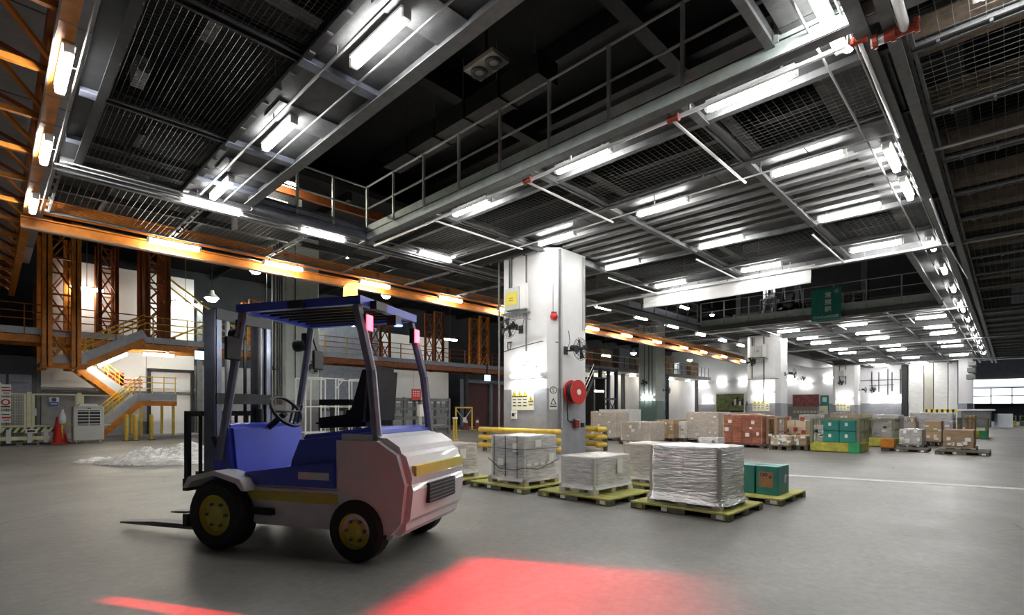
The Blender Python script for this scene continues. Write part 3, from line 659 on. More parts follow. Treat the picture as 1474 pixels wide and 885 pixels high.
# dark blue frames in front of the far white wall
def frame(label, c, w, h, n):
    t = thing('portal_frame', label, 'portal frame', c)
    for i in range(n + 1): bx('post', t, (w * i / n, 0, h / 2), (.24, .24, h), 'navy')
    for z in (h * .45, h - .12, .7): bx('cross_bar', t, (w / 2, 0, z), (w, .16, .16), 'navy')
    for i in range(n): tbar(t, 'brace', (w * i / n, 0, .7), (w * (i + 1) / n, 0, h * .45), .06, .06, 'navy'); tbar(t, 'brace', (w * (i + 1) / n, 0, .7), (w * i / n, 0, h * .45), .06, .06, 'navy')
mat('navy', (.025, .03, .06), .5, .2, var=.2)
frame('dark blue portal frame left of the green column', (34.0, 24.2, 0), 3.6, 4.6, 3)
frame('dark blue portal frame right of the green column', (43.5, 24.2, 0), 3.2, 4.6, 2)
# gallery above the far aisle
g2 = thing('storage_gallery', 'upper storage gallery with brown racks far behind the columns', 'walkway', (34.5, 25.2, 0))
bx('slab', g2, (12, 1.4, 4.75), (25, 2.8, .3), 'beige'); bx('edge_beam', g2, (12, -.05, 4.75), (25, .1, .34), 'steel_grey')
for i in range(26): bx('post', g2, (.2 + i * .95, -.05, 5.4), (.06, .06, 1.1), 'orange_dark')
for z in (5.4, 5.95): MB().tube((0, -.05, z), (24.5, -.05, z), .035, 5).build('rail', 'steel_green', g2)
for x in (.4, 8, 16, 24): bx('support', g2, (x, 1.4, 2.3), (.3, .3, 4.6), 'steel_grey')
for i in range(8): bx('rack_load', g2, (1.5 + i * 3.0, 1.5, 5.6 + (i % 3) * .15), (1.9, 1.2, 1.4 + (i % 3) * .3), ['orange_dark', 'carton', 'steel_blue', 'plywood'][i % 4])

# ================================================================== PIPEWORK
def pipe(label, pts, r, m, branches=(), couplings=(), cat='pipe', n=8):
    t = thing('sprinkler_pipe', label, cat, pts[0]); o = Vector(pts[0])
    for a, b_ in zip(pts[:-1], pts[1:]): MB().tube(Vector(a) - o, Vector(b_) - o, r, n).build('pipe_run', m, t, smooth=True)
    for a, b_, rr in branches: MB().tube(Vector(a) - o, Vector(b_) - o, rr, n).build('branch', m, t, smooth=True)
    for c, ax, rr in couplings: 
        c = Vector(c) - o; ax = Vector(ax)
        MB().tube(c - ax * .06, c + ax * .06, rr, 10).build('coupling', 'pipe_red', t)
        MB().tube(c - ax * .08, c - ax * .05, rr * 1.3, 10).tube(c + ax * .05, c + ax * .08, rr * 1.3, 10).build('collar', 'pipe_red', t)
    for a, b_ in zip(pts[:-1], pts[1:]):
        k = int((Vector(b_) - Vector(a)).length / 2.2)
        for i in range(1, k + 1): q = Vector(a).lerp(Vector(b_), i / (k + 1)) - o; bx('hanger', t, (q.x, q.y, q.z + (5.56 - (q.z + o.z)) / 2), (.02, .02, 5.56 - (q.z + o.z)), 'steel_grey')
    return t
pipe('white sprinkler pipe with red couplings along the railed walkway', [(6.76, 11.4, 5.30), (6.76, 1.12, 5.30)], .03, 'pipe_white',
     [((6.76, y, 5.27), (9.5, y, 5.27), .022) for y in (1.2, 3.41, 6.2, 8.9)], [((6.76, y, 5.30), (0, 1, 0), .042) for y in (1.2, 3.41, 6.2)])
rp = thing('sprinkler_riser', 'thick white pipe with red grooved tee at the upper right', 'pipe', (6.78, 1.10, 5.22))
MB().tube((0, 0, 0), (0, -.12, 0), .05, 12).build('nipple', 'pipe_white', rp)
MB().tube((0, -.12, 0), (0, -.42, .0), .055, 12).build('tee', 'pipe_red', rp)
for y in (-.04, -.2, -.40): MB().tube((0, y + .02, 0), (0, y - .02, 0), .075, 12).build('collar', 'pipe_red', rp)
MB().tube((0, -.30, 0), (-3.4, -.30, 0), .045, 12).build('main', 'pipe_white', rp, smooth=True); bx('hanger', rp, (-1.6, -.30, .18), (.03, .03, .3), 'steel_grey')
bx('hanger', rp, (0, -.3, .17), (.02, .02, .25), 'steel_grey')
pipe('thin white pipe along the strip before the ceiling ribs', [(9.45, 11.3, 5.33), (9.45, 1.1, 5.33)], .016, 'pipe_white')
pipe('white pipe along the edge above the tarpaulin', [(16.55, 12.0, 5.28), (16.55, 1.0, 5.28)], .03, 'pipe_white', [((13.4, y, 5.26), (16.55, y, 5.26), .022) for y in (3.3, 6.1, 8.9)], [])
pipe('twin conduit along the left grey plates', [(2.92, 11.6, 5.44), (2.92, -2, 5.44)], .014, 'conduit', [((3.36, 11.6, 5.44), (3.36, -2, 5.44), .014), ((2.96, 11.6, 5.47), (2.96, -2, 5.47), .01)])
pipe('thin conduits crossing before the dark nets', [(.9, 11.55, 5.42), (6.9, 11.55, 5.42)], .012, 'conduit', [((.8, 11.75, 5.42), (17, 11.75, 5.42), .012), ((.8, 12.02, 5.43), (62, 12.02, 5.43), .016), ((6.9, 11.2, 5.40), (10.2, 11.2, 5.40), .016)])
pipe('conduit beside the right-hand lamp row', [(4.5, 1.62, 5.42), (60, 1.62, 5.42)], .016, 'conduit', [((4.5, 1.3, 5.44), (60, 1.3, 5.44), .012)])
pipe('slanting white conduit along the right-hand twin beam', [(12.6, 1.1, 5.22), (16.5, 1.1, 5.22), (21, .95, 5.22)], .016, 'pipe_white')
pipe('dim cross pipe under the right-hand nets', [(10.6, 1.1, 5.36), (10.6, -4.5, 5.36)], .025, 'conduit', [((16.9, 1.1, 5.33), (16.9, -4.5, 5.33), .04)])
pipe('white cross pipes beneath the far deck', [(26.8, 11.5, 5.2), (26.8, 1.2, 5.2)], .035, 'pipe_white', [((x, 11.5, 5.24), (x, -4, 5.24), .03) for x in (39.2, 55.2)] + [((26.8, y, 5.2), (30.0, y, 5.2), .025) for y in (9.0, 5.9, 3.2)])
mat('glow_bulb', (1, 1, 1), .3, emit=(1, 1, 1), strength=60)
def bulb(label, loc, r, m='glow_bulb', hang=.2):
    t = thing('round_lamp', label, 'lamp', loc)
    MB().lathe([(.001, -r * .7), (r * .6, -r * .55), (r, -.01), (r * .98, r * .1)], (0, 0, 0), 'z', 16).build('bulb', m, t, smooth=True)
    MB().lathe([(r * 1.08, -.01), (r * 1.05, r * .15), (r * .4, r * .8), (r * .3, r * 1.3), (.001, r * 1.3)], (0, 0, 0), 'z', 16).build('reflector', 'lamp_white', t, smooth=True)
    MB().tube((0, 0, r * 1.2), (0, 0, r * 1.2 + hang), .015, 5).build('stem', 'steel_dark', t)
bulb('small bright spot lamp by the red pipe tee at upper right', (6.72, 1.30, 5.22), .04, hang=.28)
bulb('small bright bulb under the dark nets above the orange beam', tuple(gp(500, 371, 5.35)), .035, hang=.12)
for i, (px, py, lab) in enumerate([(368, 389, 'round high-bay lamp just left of the pale green column top'), (305, 429, 'round high-bay lamp nearest the white partition'), (556, 425, 'round high-bay lamp under the orange beam right of the pale green column'),
        (966, 516, 'round high-bay lamp right of the green column head'), (912, 508, 'round high-bay lamp left of the green column head'), (993, 518, 'round high-bay lamp beyond the green column')]):
    q = gp(px, py, 7.9)
    if q.y > 27: q = onY(px, py, 26.8)
    bulb(lab, tuple(q), .28, 'highbay', hang=max(.15, 8.6 - q.z - .33))

# extra lamps on the stairs and gallery
def lamp_at(px, py, Y, axis, label, rot=None):
    q = onY(px, py, Y); o = dup(LW, q, 0 if axis == 'y' else R(90), label, 'lamps on the stairs and gallery')
    if q.z > 4.2: hang(o, 8.6)
    if q.z < 2.9: bx('pole', o, (0, .5, (.02 - q.z) / 2), (.04, .04, q.z + .02), 'steel_grey')
    return o
lamp_at(228, 484, GY - .02, 'x', 'warm lamp under the gallery edge at the head of the stairs').location = (4.95, GY + .3, 3.45)
o = lamp_at(165, 506, GY + .4, 'x', 'slanted lamp under the upper stair flight'); o.location = (3.45, GY + .4, 3.15); o.rotation_euler = (0, 0, R(90)); o.rotation_euler = (Matrix.Rotation(R(-31), 3, 'Y') @ Matrix.Rotation(R(90), 3, 'Z')).to_euler()
lamp_at(125, 416, GY + 2.2, 'x', 'lamp fixed to the left orange tower')
lamp_at(267, 438, GY + 1.6, 'x', 'lamp hung on the cross bracing before the white partition')
lamp_at(384, 452, GY + .8, 'x', 'lamp beside the orange post by the pale green column')
lamp_at(497, 467, GY + .8, 'x', 'lamp over the gallery right of the pale green column')
lamp_at(648, 489, GY + .8, 'x', 'lamp over the gallery above the white panel')
lamp_at(435, 566, GY + 2.5, 'x', 'low lamp behind the pale green column')
lamp_at(872, 512, 21.5, 'x', 'lamp on the yellow lit tower')
lamp_at(862, 563, 21.0, 'x', 'low lamp at the foot of the dark stairs')

# ================================================================== COLUMN FITTINGS
def fan_proto():
    t = thing('wall_fan', 'fan', 'fan')               # local: wall at x=0, faces +x
    bx('wall_plate', t, (.01, 0, 0), (.02, .16, .22), 'black')
    MB().path([(.02, 0, 0), (.18, 0, -.02), (.26, 0, .04)], .022, 6).build('arm', 'black_wire', t)
    MB().tube((.2, 0, .05), (.42, 0, .02), .085, 12, .075).build('motor', 'black', t, smooth=True)
    g = MB()
    for r_, x in ((.30, .50), (.24, .555), (.17, .575), (.09, .585), (.24, .43), (.13, .42)): g.ring((x, 0, 0), r_, .005, (1, 0, 0), 24, 3)
    for i in range(20):
        a = 2 * math.pi * i / 20; c, s_ = math.cos(a), math.sin(a)
        g.tube((.585, .06 * c, .06 * s_), (.50, .30 * c, .30 * s_), .0035, 3); g.tube((.42, .08 * c, .08 * s_), (.50, .30 * c, .30 * s_), .0035, 3)
    g.build('cage', 'black_wire', t)
    b = MB()
    for i in range(4):
        a = R(90 * i + 20); u = Vector((0, math.cos(a), math.sin(a))); v = Vector((0, -math.sin(a), math.cos(a)))
        p = [u * .04 - v * .03 + Vector((.49, 0, 0)), u * .25 - v * .09 + Vector((.475, 0, 0)), u * .26 + v * .07 + Vector((.515, 0, 0)), u * .04 + v * .03 + Vector((.50, 0, 0))]
        q = [w + Vector((.006, 0, 0)) for w in p]; b._add(p + q, [(0, 1, 2, 3), (7, 6, 5, 4), (0, 4, 5, 1), (1, 5, 6, 2), (2, 6, 7, 3), (3, 7, 4, 0)])
    b.build('blades', 'steel_dark', t)
    MB().lathe([(.001, .02), (.045, .0), (.045, -.06)], (.56, 0, 0), 'x', 12).build('hub', 'black', t)
    MB().path([(.02, .06, .05), (.04, .14, .25), (.01, .12, .55)], .008, 4).build('cord', 'black', t)
    return t
FAN = fan_proto(); FAN.location = (CX0 - .0, 9.76, 3.42); FAN.rotation_euler = (0, 0, R(180)); FAN['label'] = 'black caged fan on the left face of the middle white column'; FAN['group'] = 'caged fans'
def fan(loc, ang, label): return dup(FAN, loc, R(ang), label, 'caged fans')
fan((10.86, CY0, 2.78), -90, 'black caged fan on the right face of the middle white column')
fan((31.3, 10.75, 3.95), 180, 'caged fan below the box on the second white column')
fan((32.3, 9.38, 3.25), -90, 'caged fan on the right side of the second white column')
fan((55.8, 11.3, 3.7), 180, 'caged fan below the box on the farthest white column'); fan((56.6, 10.1, 3.0), -90, 'caged fan on the right side of the farthest white column')
fan((8.58, 22.3, 2.9), 180, 'fan on the left face of the pale green column'); fan((9.6, 21.5, 3.0), -90, 'fan on the front face of the pale green column')
fan((38.5, 21.8, 3.4), 180, 'fan on the green column'); fan((39.6, 20.9, 2.8), -90, 'fan on the right face of the green column')
for i, (px, py) in enumerate(((1258, 561), (1158, 545))): q = onX(px, py, EX); fan((EX, q.y, q.z), 180, ['caged fan on the far wall right of the farthest column', 'caged fan on the far wall between the white columns'][i])
# junction box + wire guard on columns
def junction(loc, label, txt, tc_, s=1.0):
    t = thing('switch_box', label, 'box', loc)        # faces -x
    bx('door', t, (-.09, .1 * s, 0), (.16, .55 * s, .62 * s), 'cooler_grey', bev=.012); bx('cover', t, (-.08, -.30 * s, .03), (.12, .22 * s, .7 * s), 'white')
    bx('label_plate', t, (-.175, .1 * s, .0), (.006, .44 * s, .36 * s), tc_)
    text('lettering', txt, .19 * s, 'ink', t, face_mtx((-.182, .1 * s, .0), (-1, 0, 0)))
    g = MB()
    for z in (-.42, -.62): g.tube((-.30, .42 * s, z * s), (-.30, -.48 * s, z * s), .007, 4); g.tube((0, .42 * s, z * s), (-.30, .42 * s, z * s), .007, 4); g.tube((0, -.48 * s, z * s), (-.30, -.48 * s, z * s), .007, 4)
    for i in range(8): y = (.42 - .9 * i / 7) * s; g.tube((-.30, y, -.42 * s), (-.30, y, -.62 * s), .006, 4)
    g.build('wire_guard', 'steel_grey', t); bx('shelf', t, (-.15, -.03 * s, -.42 * s), (.3, .9 * s, .02), 'steel_grey')
    return t
junction((CX0, 9.88, 4.28), 'grey switch box with yellow label on the middle white column', '::::', 'warn_yellow')
junction((31.3, 10.45, 4.55), 'grey switch box marked in black on the second white column', '11P', 'cooler_grey', 1.05)
junction((55.8, 11.3, 4.55), 'small switch box on the farthest white column', '::', 'cooler_grey', .8)
# warning sign boards
def warn_board(loc, label, s=1.0):
    t = thing('warning_sign', label, 'sign', loc)     # faces -x, local y to the left of the reader
    bx('board', t, (-.01, .12 * s, 0), (.016, .62 * s, .60 * s), 'sign_cream'); bx('small_board', t, (-.01, -.30 * s, -.08 * s), (.016, .21 * s, .44 * s), 'sign_cream')
    for y, z, k in ((.32, .15, .17), (.12, .15, .17), (-.08, .15, .17), (-.30, .0, .16)):
        y *= s; z *= s; k *= s
        def tri(q, x): return MB().prism([(y - q * .58, z - q * .5), (y + q * .58, z - q * .5), (y, z + q * .55)], x - .003, x, 'x')
        a = tri(k, -.020).build('triangle_border', 'ink', t); tri(k * .74, -.024).build('triangle', 'warn_yellow', a)
        MB().bar((-.027, y + k * .06, z + k * .22), (-.027, y - k * .03, z - k * .28), .004, k * .12, (0, 1, 0)).build('symbol', 'ink', a)
        for j in range(3 if k > .165 * s else 1):
            bx('text_line', t, (-.019, y, z - (.16 + .085 * j) * s), (.003, (.14 - .02 * (j % 2)) * s, .028 * s), 'ink')
    return t
warn_board((CX0 - .005, 9.68, 1.48), 'cream sign board with yellow warning triangles on the middle white column')
warn_board((31.29, 10.35, 1.42), 'cream warning sign board on the second white column', 1.1); warn_board((55.79, 11.2, 1.45), 'cream warning sign board on the farthest white column', 1.3)
so = thing('socket_plate', 'small white switch plate below the column warning signs', 'socket', (CX0 - .005, 10.02, 1.05))
bx('plate', so, (-.01, 0, 0), (.02, .22, .24), 'white', bev=.004); bx('switch', so, (-.025, .02, 0), (.02, .09, .09), 'ink'); bx('text_line', so, (-.021, -.07, .03), (.003, .05, .02), 'ink')
# striped label on the chamfer
ch = thing('column_number_plate', 'white plate with ringed numeral and triangle on the column corner', 'sign', (CX0 + .125, CY0 + .125, 1.52), R(-135) )
ch.rotation_euler = (0, 0, R(45))
bx('plate', ch, (-.012, 0, 0), (.012, .22, .66), 'paper'); MB().ring((-.02, 0, .19), .085, .010, (1, 0, 0), 20, 4).build('ring', 'ink', ch)
text('lettering', 'S', .14, 'ink', ch, face_mtx((-.02, 0, .19), (-1, 0, 0)))
MB().prism([(-.085, -.19), (.085, -.19), (0, -.01)], -.022, -.018, 'x').build('triangle', 'ink', ch); MB().prism([(-.05, -.17), (.05, -.17), (0, -.06)], -.026, -.022, 'x').build('triangle_fill', 'paper', ch)
bx('text_line', ch, (-.02, 0, -.24), (.004, .18, .035), 'ink')
ch.location = (CX0 + .122, CY0 + .122, 1.52)
# hooks and bell
hk = thing('cable_hook', 'black U hook on the middle white column', 'hook', (CX0 - .005, 10.2, 3.0))
MB().path([(-.02, .06, .1), (-.03, .06, -.06), (-.03, .03, -.11), (-.03, -.03, -.11), (-.03, -.06, -.06), (-.02, -.06, .1)], .012, 5).build('rod', 'black', hk); bx('foot', hk, (-.01, 0, .1), (.02, .16, .03), 'black')
hk2 = thing('pipe_bracket', 'grey pipe bracket with black hook above the column lamp', 'hook', (CX0 - .005, 9.4, 2.38))
MB().tube((-.05, .22, .02), (-.05, -.2, .0), .014, 6).build('rod', 'conduit', hk2); MB().path([(-.05, -.2, 0), (-.05, -.27, -.02), (-.05, -.28, -.1)], .016, 6).build('hook_end', 'black', hk2); bx('foot', hk2, (-.025, .22, .02), (.05, .05, .08), 'conduit')
be = thing('alarm_bell', 'red fire alarm bell on the corner of the middle white column', 'bell', (CX0 + .13, CY0 + .11, 3.66), R(45))
MB().lathe([(.001, -.10), (.07, -.085), (.10, -.03), (.1, 0), (.001, 0)], (0, 0, 0), 'x', 18).build('gong', 'red', be, smooth=True); bx('back_box', be, (.0, 0, .09), (.05, .14, .08), 'red_dark'); MB().tube((0, .02, .1), (0, .02, .9), .01, 5).build('conduit', 'conduit', be)
# hose reel
hr = thing('fire_hose_reel', 'red fire hose reel on the right face of the middle white column', 'hose reel', (11.05, CY0, 1.66))
rl = MB().lathe([(.05, -.30), (.33, -.30), (.33, -.27), (.16, -.26), (.16, -.08), (.33, -.07), (.33, -.04), (.05, -.04)], (0, 0, 0), 'y', 28).build('drum', 'red', hr, smooth=False)
MB().lathe([(.001, -.325), (.075, -.32), (.08, -.30)], (0, 0, 0), 'y', 14).build('hub', 'white', rl)
g = MB()
for k in range(5): g.ring((0, -.09 - .04 * k, 0), .25, .022, (0, 1, 0), 24, 6)
g.build('hose', 'black', hr, smooth=True)
MB().tube((0, 0, 0), (0, -.05, 0), .05, 10).build('axle', 'red_dark', hr)
MB().path([(-.28, -.16, -.05), (-.30, -.14, -.45), (-.22, -.10, -.75), (-.05, -.08, -.82), (.12, -.07, -.72), (.18, -.06, -.86)], .018, 6).build('hose_tail', 'black', hr)
vb = thing('hose_nozzle_box', 'small red nozzle box with white plate below the hose reel', 'box', (11.25, CY0, .80))
bx('box', vb, (0, -.06, 0), (.18, .12, .22), 'red_dark', bev=.01); bx('plate', vb, (.17, -.01, 0), (.1, .02, .24), 'white'); bx('switch', vb, (.33, -.03, -.04), (.1, .06, .12), 'ink'); MB().tube((-.2, -.05, .06), (-.1, -.05, .06), .035, 8).build('valve', 'black', vb)
cp = thing('call_point', 'small red bell beside the hose reel', 'bell', (11.62, CY0, 1.66)); MB().lathe([(.001, -.11), (.06, -.10), (.09, -.05), (.09, 0)], (0, 0, 0), 'y', 16).build('gong', 'red', cp, smooth=True); bx('plate', cp, (0, -.01, .12), (.1, .02, .1), 'red')
# yellow pipe bumper round the column foot
yb = thing('column_guard', 'yellow pipe bumper rails around the foot of the middle white column', 'guard rail', (CX0, CY0, 0))
for z in (.62, .40, .18):
    MB().tube((-.40, 2.45, z), (-.40, -.28, z), .075, 12).build('pipe', 'yellow', yb, smooth=True); MB().tube((-.40, -.28, z), (-.15, -.32, z), .075, 12).build('pipe', 'yellow', yb, smooth=True); MB().tube((1.75, -.15, z), (2.15, -.15, z), .075, 12).build('pipe', 'yellow', yb, smooth=True)
    MB().tube((2.15, -.15, z), (2.15, 2.3, z), .075, 12).build('pipe', 'yellow', yb, smooth=True)
for p in ((-.40, 2.3), (-.40, 1.0), (-.40, -.2), (2.1, -.15), (2.15, 2.2)): MB().tube((p[0] + .06, p[1], 0), (p[0] + .06, p[1], .6), .06, 10).build('post', 'skid_worn', yb)

# ================================================================== CARGO
def skid(label, x0, x1, y0, y1, h=.088, boards=7, tags=True, group='yellow skids on the floor', m='skid_yellow', rz=0):
    sx, sy = x1 - x0, y1 - y0; t = thing('cargo_skid', label, 'skid', ((x0 + x1) / 2, (y0 + y1) / 2, 0), rz, group)
    bw = sx / boards
    for i in range(boards): bx('plank', t, (-sx / 2 + bw * (i + .5), 0, h - .011), (bw - .008, sy, .022), m, bev=.003)
    for fx in (-.5, 0, .5):
        for fy in (-.5, 0, .5):
            cx_, cy_ = fx * (sx - .13), fy * (sy - .2); bx('block', t, (cx_, cy_, (h - .022) / 2 + .004), (.13, .2, h - .034), 'skid_worn', bev=.004)
            if abs(fx) + abs(fy) == 1: bx('end_paint', t, (cx_ + (.0665 if fx > 0 else -.0665 if fx < 0 else 0) * (1 if fy else 1), cy_ - .02, (h - .022) / 2 + .004), (.003, .07, h - .04), m)
    for fx in (-.5, 0, .5): bx('runner', t, (fx * (sx - .13), 0, .006), (.12, sy, .012), 'skid_worn')
    if tags:
        for yy in (-sy / 2 + .10, sy / 2 * .25): bx('tag', t, (-sx / 2 - .003, yy, h * .5), (.004, .075, .042), 'paper')
    return t
def pallet(label, x0, x1, y0, y1, z0, h=.115, m='pallet_wood', group='wooden pallets', boards=6, rz=0, lean=True):
    sx, sy = x1 - x0, y1 - y0; t = thing('wooden_pallet', label, 'pallet', ((x0 + x1) / 2, (y0 + y1) / 2, z0), rz, group)
    bw = sx / boards
    for i in range(boards): bx('plank', t, (-sx / 2 + bw * (i + .5), 0, h - .01), (bw - .018, sy, .02), m)
    for fx in (-.5, 0, .5):
        for fy in (-.5, 0, .5): bx('block', t, (fx * (sx - .1), fy * (sy - .1), (h - .02) / 2 + .004), (.1, .1, h - .036), m)
        bx('runner', t, (fx * (sx - .1), 0, .008), (.1, sy, .016), m)
    return t
def film_mesh(sx, sy, h, seed, amp=.012, flare=.05, m='film_clear', nz=34, diag=0.5):
    rad = .035; pts = []; step = .03
    def edge(p, q, nrm):
        L_ = (Vector(q) - Vector(p)).length; n = max(2, int(L_ / step))
        for i in range(n): pts.append((Vector(p).lerp(Vector(q), i / n), Vector(nrm)))
    X, Y = sx / 2, sy / 2
    edge((-X, -Y + rad), (-X, Y - rad), (-1, 0)); edge((-X + rad, Y), (X - rad, Y), (0, 1)); edge((X, Y - rad), (X, -Y + rad), (1, 0)); edge((X - rad, -Y), (-X + rad, -Y), (0, -1))
    n = len(pts); vs = []; fs = []
    for j in range(nz + 1):
        t = j / nz; z = -.05 + (h + .05) * t
        for i, (p, nr) in enumerate(pts):
            u = i * step
            w = noise.noise(Vector((u * 2.2, z * 38, seed))) * .6 + noise.noise(Vector((u * 7, z * 70, seed + 9))) * .3
            w += diag * .6 * noise.noise(Vector(((u * .9 + z * 1.1) * 22, (u - z) * 2.0, seed + 4))) * (1 - t)
            fl = flare * max(0, 1 - t * 7) ** 1.5
            d = amp * w + .006 + fl
            vs.append((p.x + nr.x * d, p.y + nr.y * d, z + .004 * noise.noise(Vector((u * 4, z * 9, seed)))))
    for j in range(nz):
        for i in range(n): a = j * n + i; b_ = j * n + (i + 1) % n; fs.append((a, b_, b_ + n, a + n))
    g = MB(); g.v = vs; g.f = fs
    k = len(g.v); g.v.append((0, 0, h + .012))
    ring1 = []
    for s in (.85, .55):
        st_ = len(g.v)
        for i in range(n): p = pts[i][0] * s; g.v.append((p.x, p.y, h + .006 + .010 * noise.noise(Vector((p.x * 9, p.y * 9, seed)))))
        ring1.append(st_)
    top = nz * n
    for i in range(n):
        j = (i + 1) % n
        g.f.append((top + i, top + j, ring1[0] + j, ring1[0] + i)); g.f.append((ring1[0] + i, ring1[0] + j, ring1[1] + j, ring1[1] + i)); g.f.append((ring1[1] + i, ring1[1] + j, k))
    return g.mesh('stretch_film', m, True)
def load(label, x0, x1, y0, y1, z0, z1, n=(2, 2, 2), cm='carton_white', film=None, amp=.012, tags=(), group=None, cat='cargo', seed=None, diag=.5, flare=.04, rz=0, gap=.012, straps=0, ragged=0):
    sx, sy, h = x1 - x0, y1 - y0, z1 - z0; t = thing('wrapped_cargo' if film else 'carton_stack', label, cat, ((x0 + x1) / 2, (y0 + y1) / 2, z0), rz, group)
    dx, dy, dz = sx / n[0], sy / n[1], h / n[2]
    for i in range(n[0]):
        for j in range(n[1]):
            for k in range(n[2]):
                if ragged and k == n[2] - 1 and random.random() < ragged: continue
                if 0 < i < n[0] - 1 and 0 < j < n[1] - 1 and k < n[2] - 1: continue
                bx('carton', t, (-sx / 2 + dx * (i + .5), -sy / 2 + dy * (j + .5), dz * (k + .5)), (dx - gap, dy - gap, dz - gap * .5), cm, bev=.006)
    if film: obj('stretch_film', film_mesh(sx, sy, h, seed if seed is not None else random.random() * 50, amp, flare, film, 34 if sx * h > .3 and x0 < 8 else 14, diag), t)
    for f, u, z, w, hh in tags:                         # paper tags: face 'x' (towards -x) or 'y' (towards -y)
        if f == 'x': bx('paper_tag', t, (-sx / 2 - .026, u, z), (.004, w, hh), 'paper')
        else: bx('paper_tag', t, (u, -sy / 2 - .026, z), (w, .004, hh), 'paper')
    for i in range(straps):
        yy = -sy / 2 + sy * (i + .5) / straps; MB().box(-sx / 2 - .03, -sx / 2 - .026, yy - .006, yy + .006, 0, h).build('strap', 'black', t)
    return t
# front row
skid('yellow skid carrying the big silver wrapped load', 5.47, 6.50, 2.13, 3.32)
pallet('white pallet under the big silver wrapped load', 5.54, 6.28, 2.25, 3.13, .088, .10, 'pallet_white', boards=5)
load('big load tightly wrapped in crinkled silver film', 5.56, 6.27, 2.26, 3.12, .192, .775, (1, 2, 1), 'carton_grey', 'film_silver', .017, seed=3.1, diag=.8, flare=.06)
skid('yellow skid carrying the pale wrapped load on white feet', 5.33, 6.36, 3.53, 4.70)
pallet('white pallet with stub feet under the pale wrapped load', 5.43, 6.33, 3.82, 4.40, .088, .12, 'pallet_white', boards=6)
load('low pale load in clear film with a paper sheet', 5.44, 6.32, 3.83, 4.39, .21, .575, (2, 1, 1), 'carton_white', 'film_white', .008, [('y', .12, .23, .13, .2)], seed=8.2)
skid('yellow skid under the strapped white cartons', 5.25, 6.27, 4.88, 6.04)
pallet('wooden pallet under the strapped white cartons', 5.36, 6.14, 4.98, 5.74, .088, .11, 'pallet_wood', boards=6)
w4 = load('tall white cartons held by black straps in glossy film', 5.38, 6.12, 5.0, 5.72, .20, .81, (2, 3, 2), 'carton_white', 'film_clear', .012, [('x', .1, .22, .12, .1), ('x', -.2, .44, .1, .12), ('y', -.1, .5, .13, .1), ('y', .2, .28, .12, .12)], seed=5.5, straps=3, gap=.02)
MB().path([(-.40, .37, .26), (-.41, .1, .12), (-.41, -.2, .12), (-.40, -.39, .16), (-.1, -.39, .12), (.38, -.39, .24)], .007, 5).build('strap', 'black', w4)
MB().path([(-.40, .37, .42), (-.40, -.39, .42), (.38, -.39, .42)], .006, 5).build('strap', 'black', w4)
for i in range(5): bx('tape_label', w4, (-.30 + .15 * i, -.388, .20), (.09, .004, .035), 'paper')
skid('yellow skid farthest left under the beige wrapped load', 4.82, 5.90, 6.20, 7.30)
pallet('pallet with pale feet under the beige wrapped load', 4.94, 5.75, 6.39, 7.02, .088, .11, 'pallet_white', boards=5)
load('beige load in clear film, leftmost of the front row', 4.95, 5.74, 6.40, 7.01, .20, .64, (2, 2, 1), 'carton_pale', 'film_clear', .008, [('y', .05, .28, .13, .16), ('x', .1, .33, .1, .1)], seed=11.0)
skid('yellow skid behind the silver load with brown cartons', 6.72, 7.74, 3.45, 4.45)
pallet('dark pallet beneath the brown wrapped cartons behind the silver load', 6.85, 7.6, 3.58, 4.32, .088, .11, 'pallet_wood', boards=5)
load('brown cartons in film half hidden behind the silver load', 6.86, 7.59, 3.6, 4.3, .20, .68, (2, 2, 3), 'carton_pale', 'film_clear', .008, seed=14)
skid('yellow skid with two teal cartons', 6.84, 7.86, 2.02, 3.14)
def teal_box(label, x0, x1, y0, y1, z0, z1, patch=None, rz=0):
    sx, sy, h = x1 - x0, y1 - y0, z1 - z0; t = thing('teal_carton', label, 'carton', ((x0 + x1) / 2, (y0 + y1) / 2, z0), rz, 'teal cartons')
    bx('box', t, (0, 0, h / 2), (sx, sy, h), 'teal', bev=.006); bx('tape', t, (0, 0, h), (.05, sy, .004), 'teal')
    bx('tape', t, (-sx / 2, 0, h - .06), (.004, .05, .12), 'teal')
    if patch:
        f, u, z, w, hh, m = patch
        if f == 'x': a = bx('printed_patch', t, (-sx / 2 - .002, u, z), (.003, w, hh), m)
        else: a = bx('printed_patch', t, (u, -sy / 2 - .002, z), (w, .003, hh), m)
        if m == 'kraft':
            for du, dz, r_ in ((.05, .08, .025), (.0, .08, .022), (-.06, .05, .018)): MB().ring((-.003, du, dz), r_, .006, (1, 0, 0), 12, 3).build('mark', 'ink', a)
    return t
o = teal_box('near teal carton with a brown printed patch', 7.06, 7.50, 2.13, 2.40, .088, .46, None)
o2 = teal_box('second teal carton behind the printed one', 7.06, 7.50, 2.42, 2.70, .088, .46)
a = bx('printed_patch', o, (-.222, .01, .2), (.004, .17, .2), 'kraft')
for du, dz, r_ in ((.05, .06, .02), (.005, .065, .018), (-.05, .035, .014)): MB().ring((-.004, du, dz), r_, .005, (1, 0, 0), 12, 3).build('mark', 'ink', a)
bx('paper_tag', o, (.06, -.137, .2), (.05, .004, .11), 'paper'); bx('paper_tag', o, (.13, -.137, .23), (.02, .004, .04), 'paper')

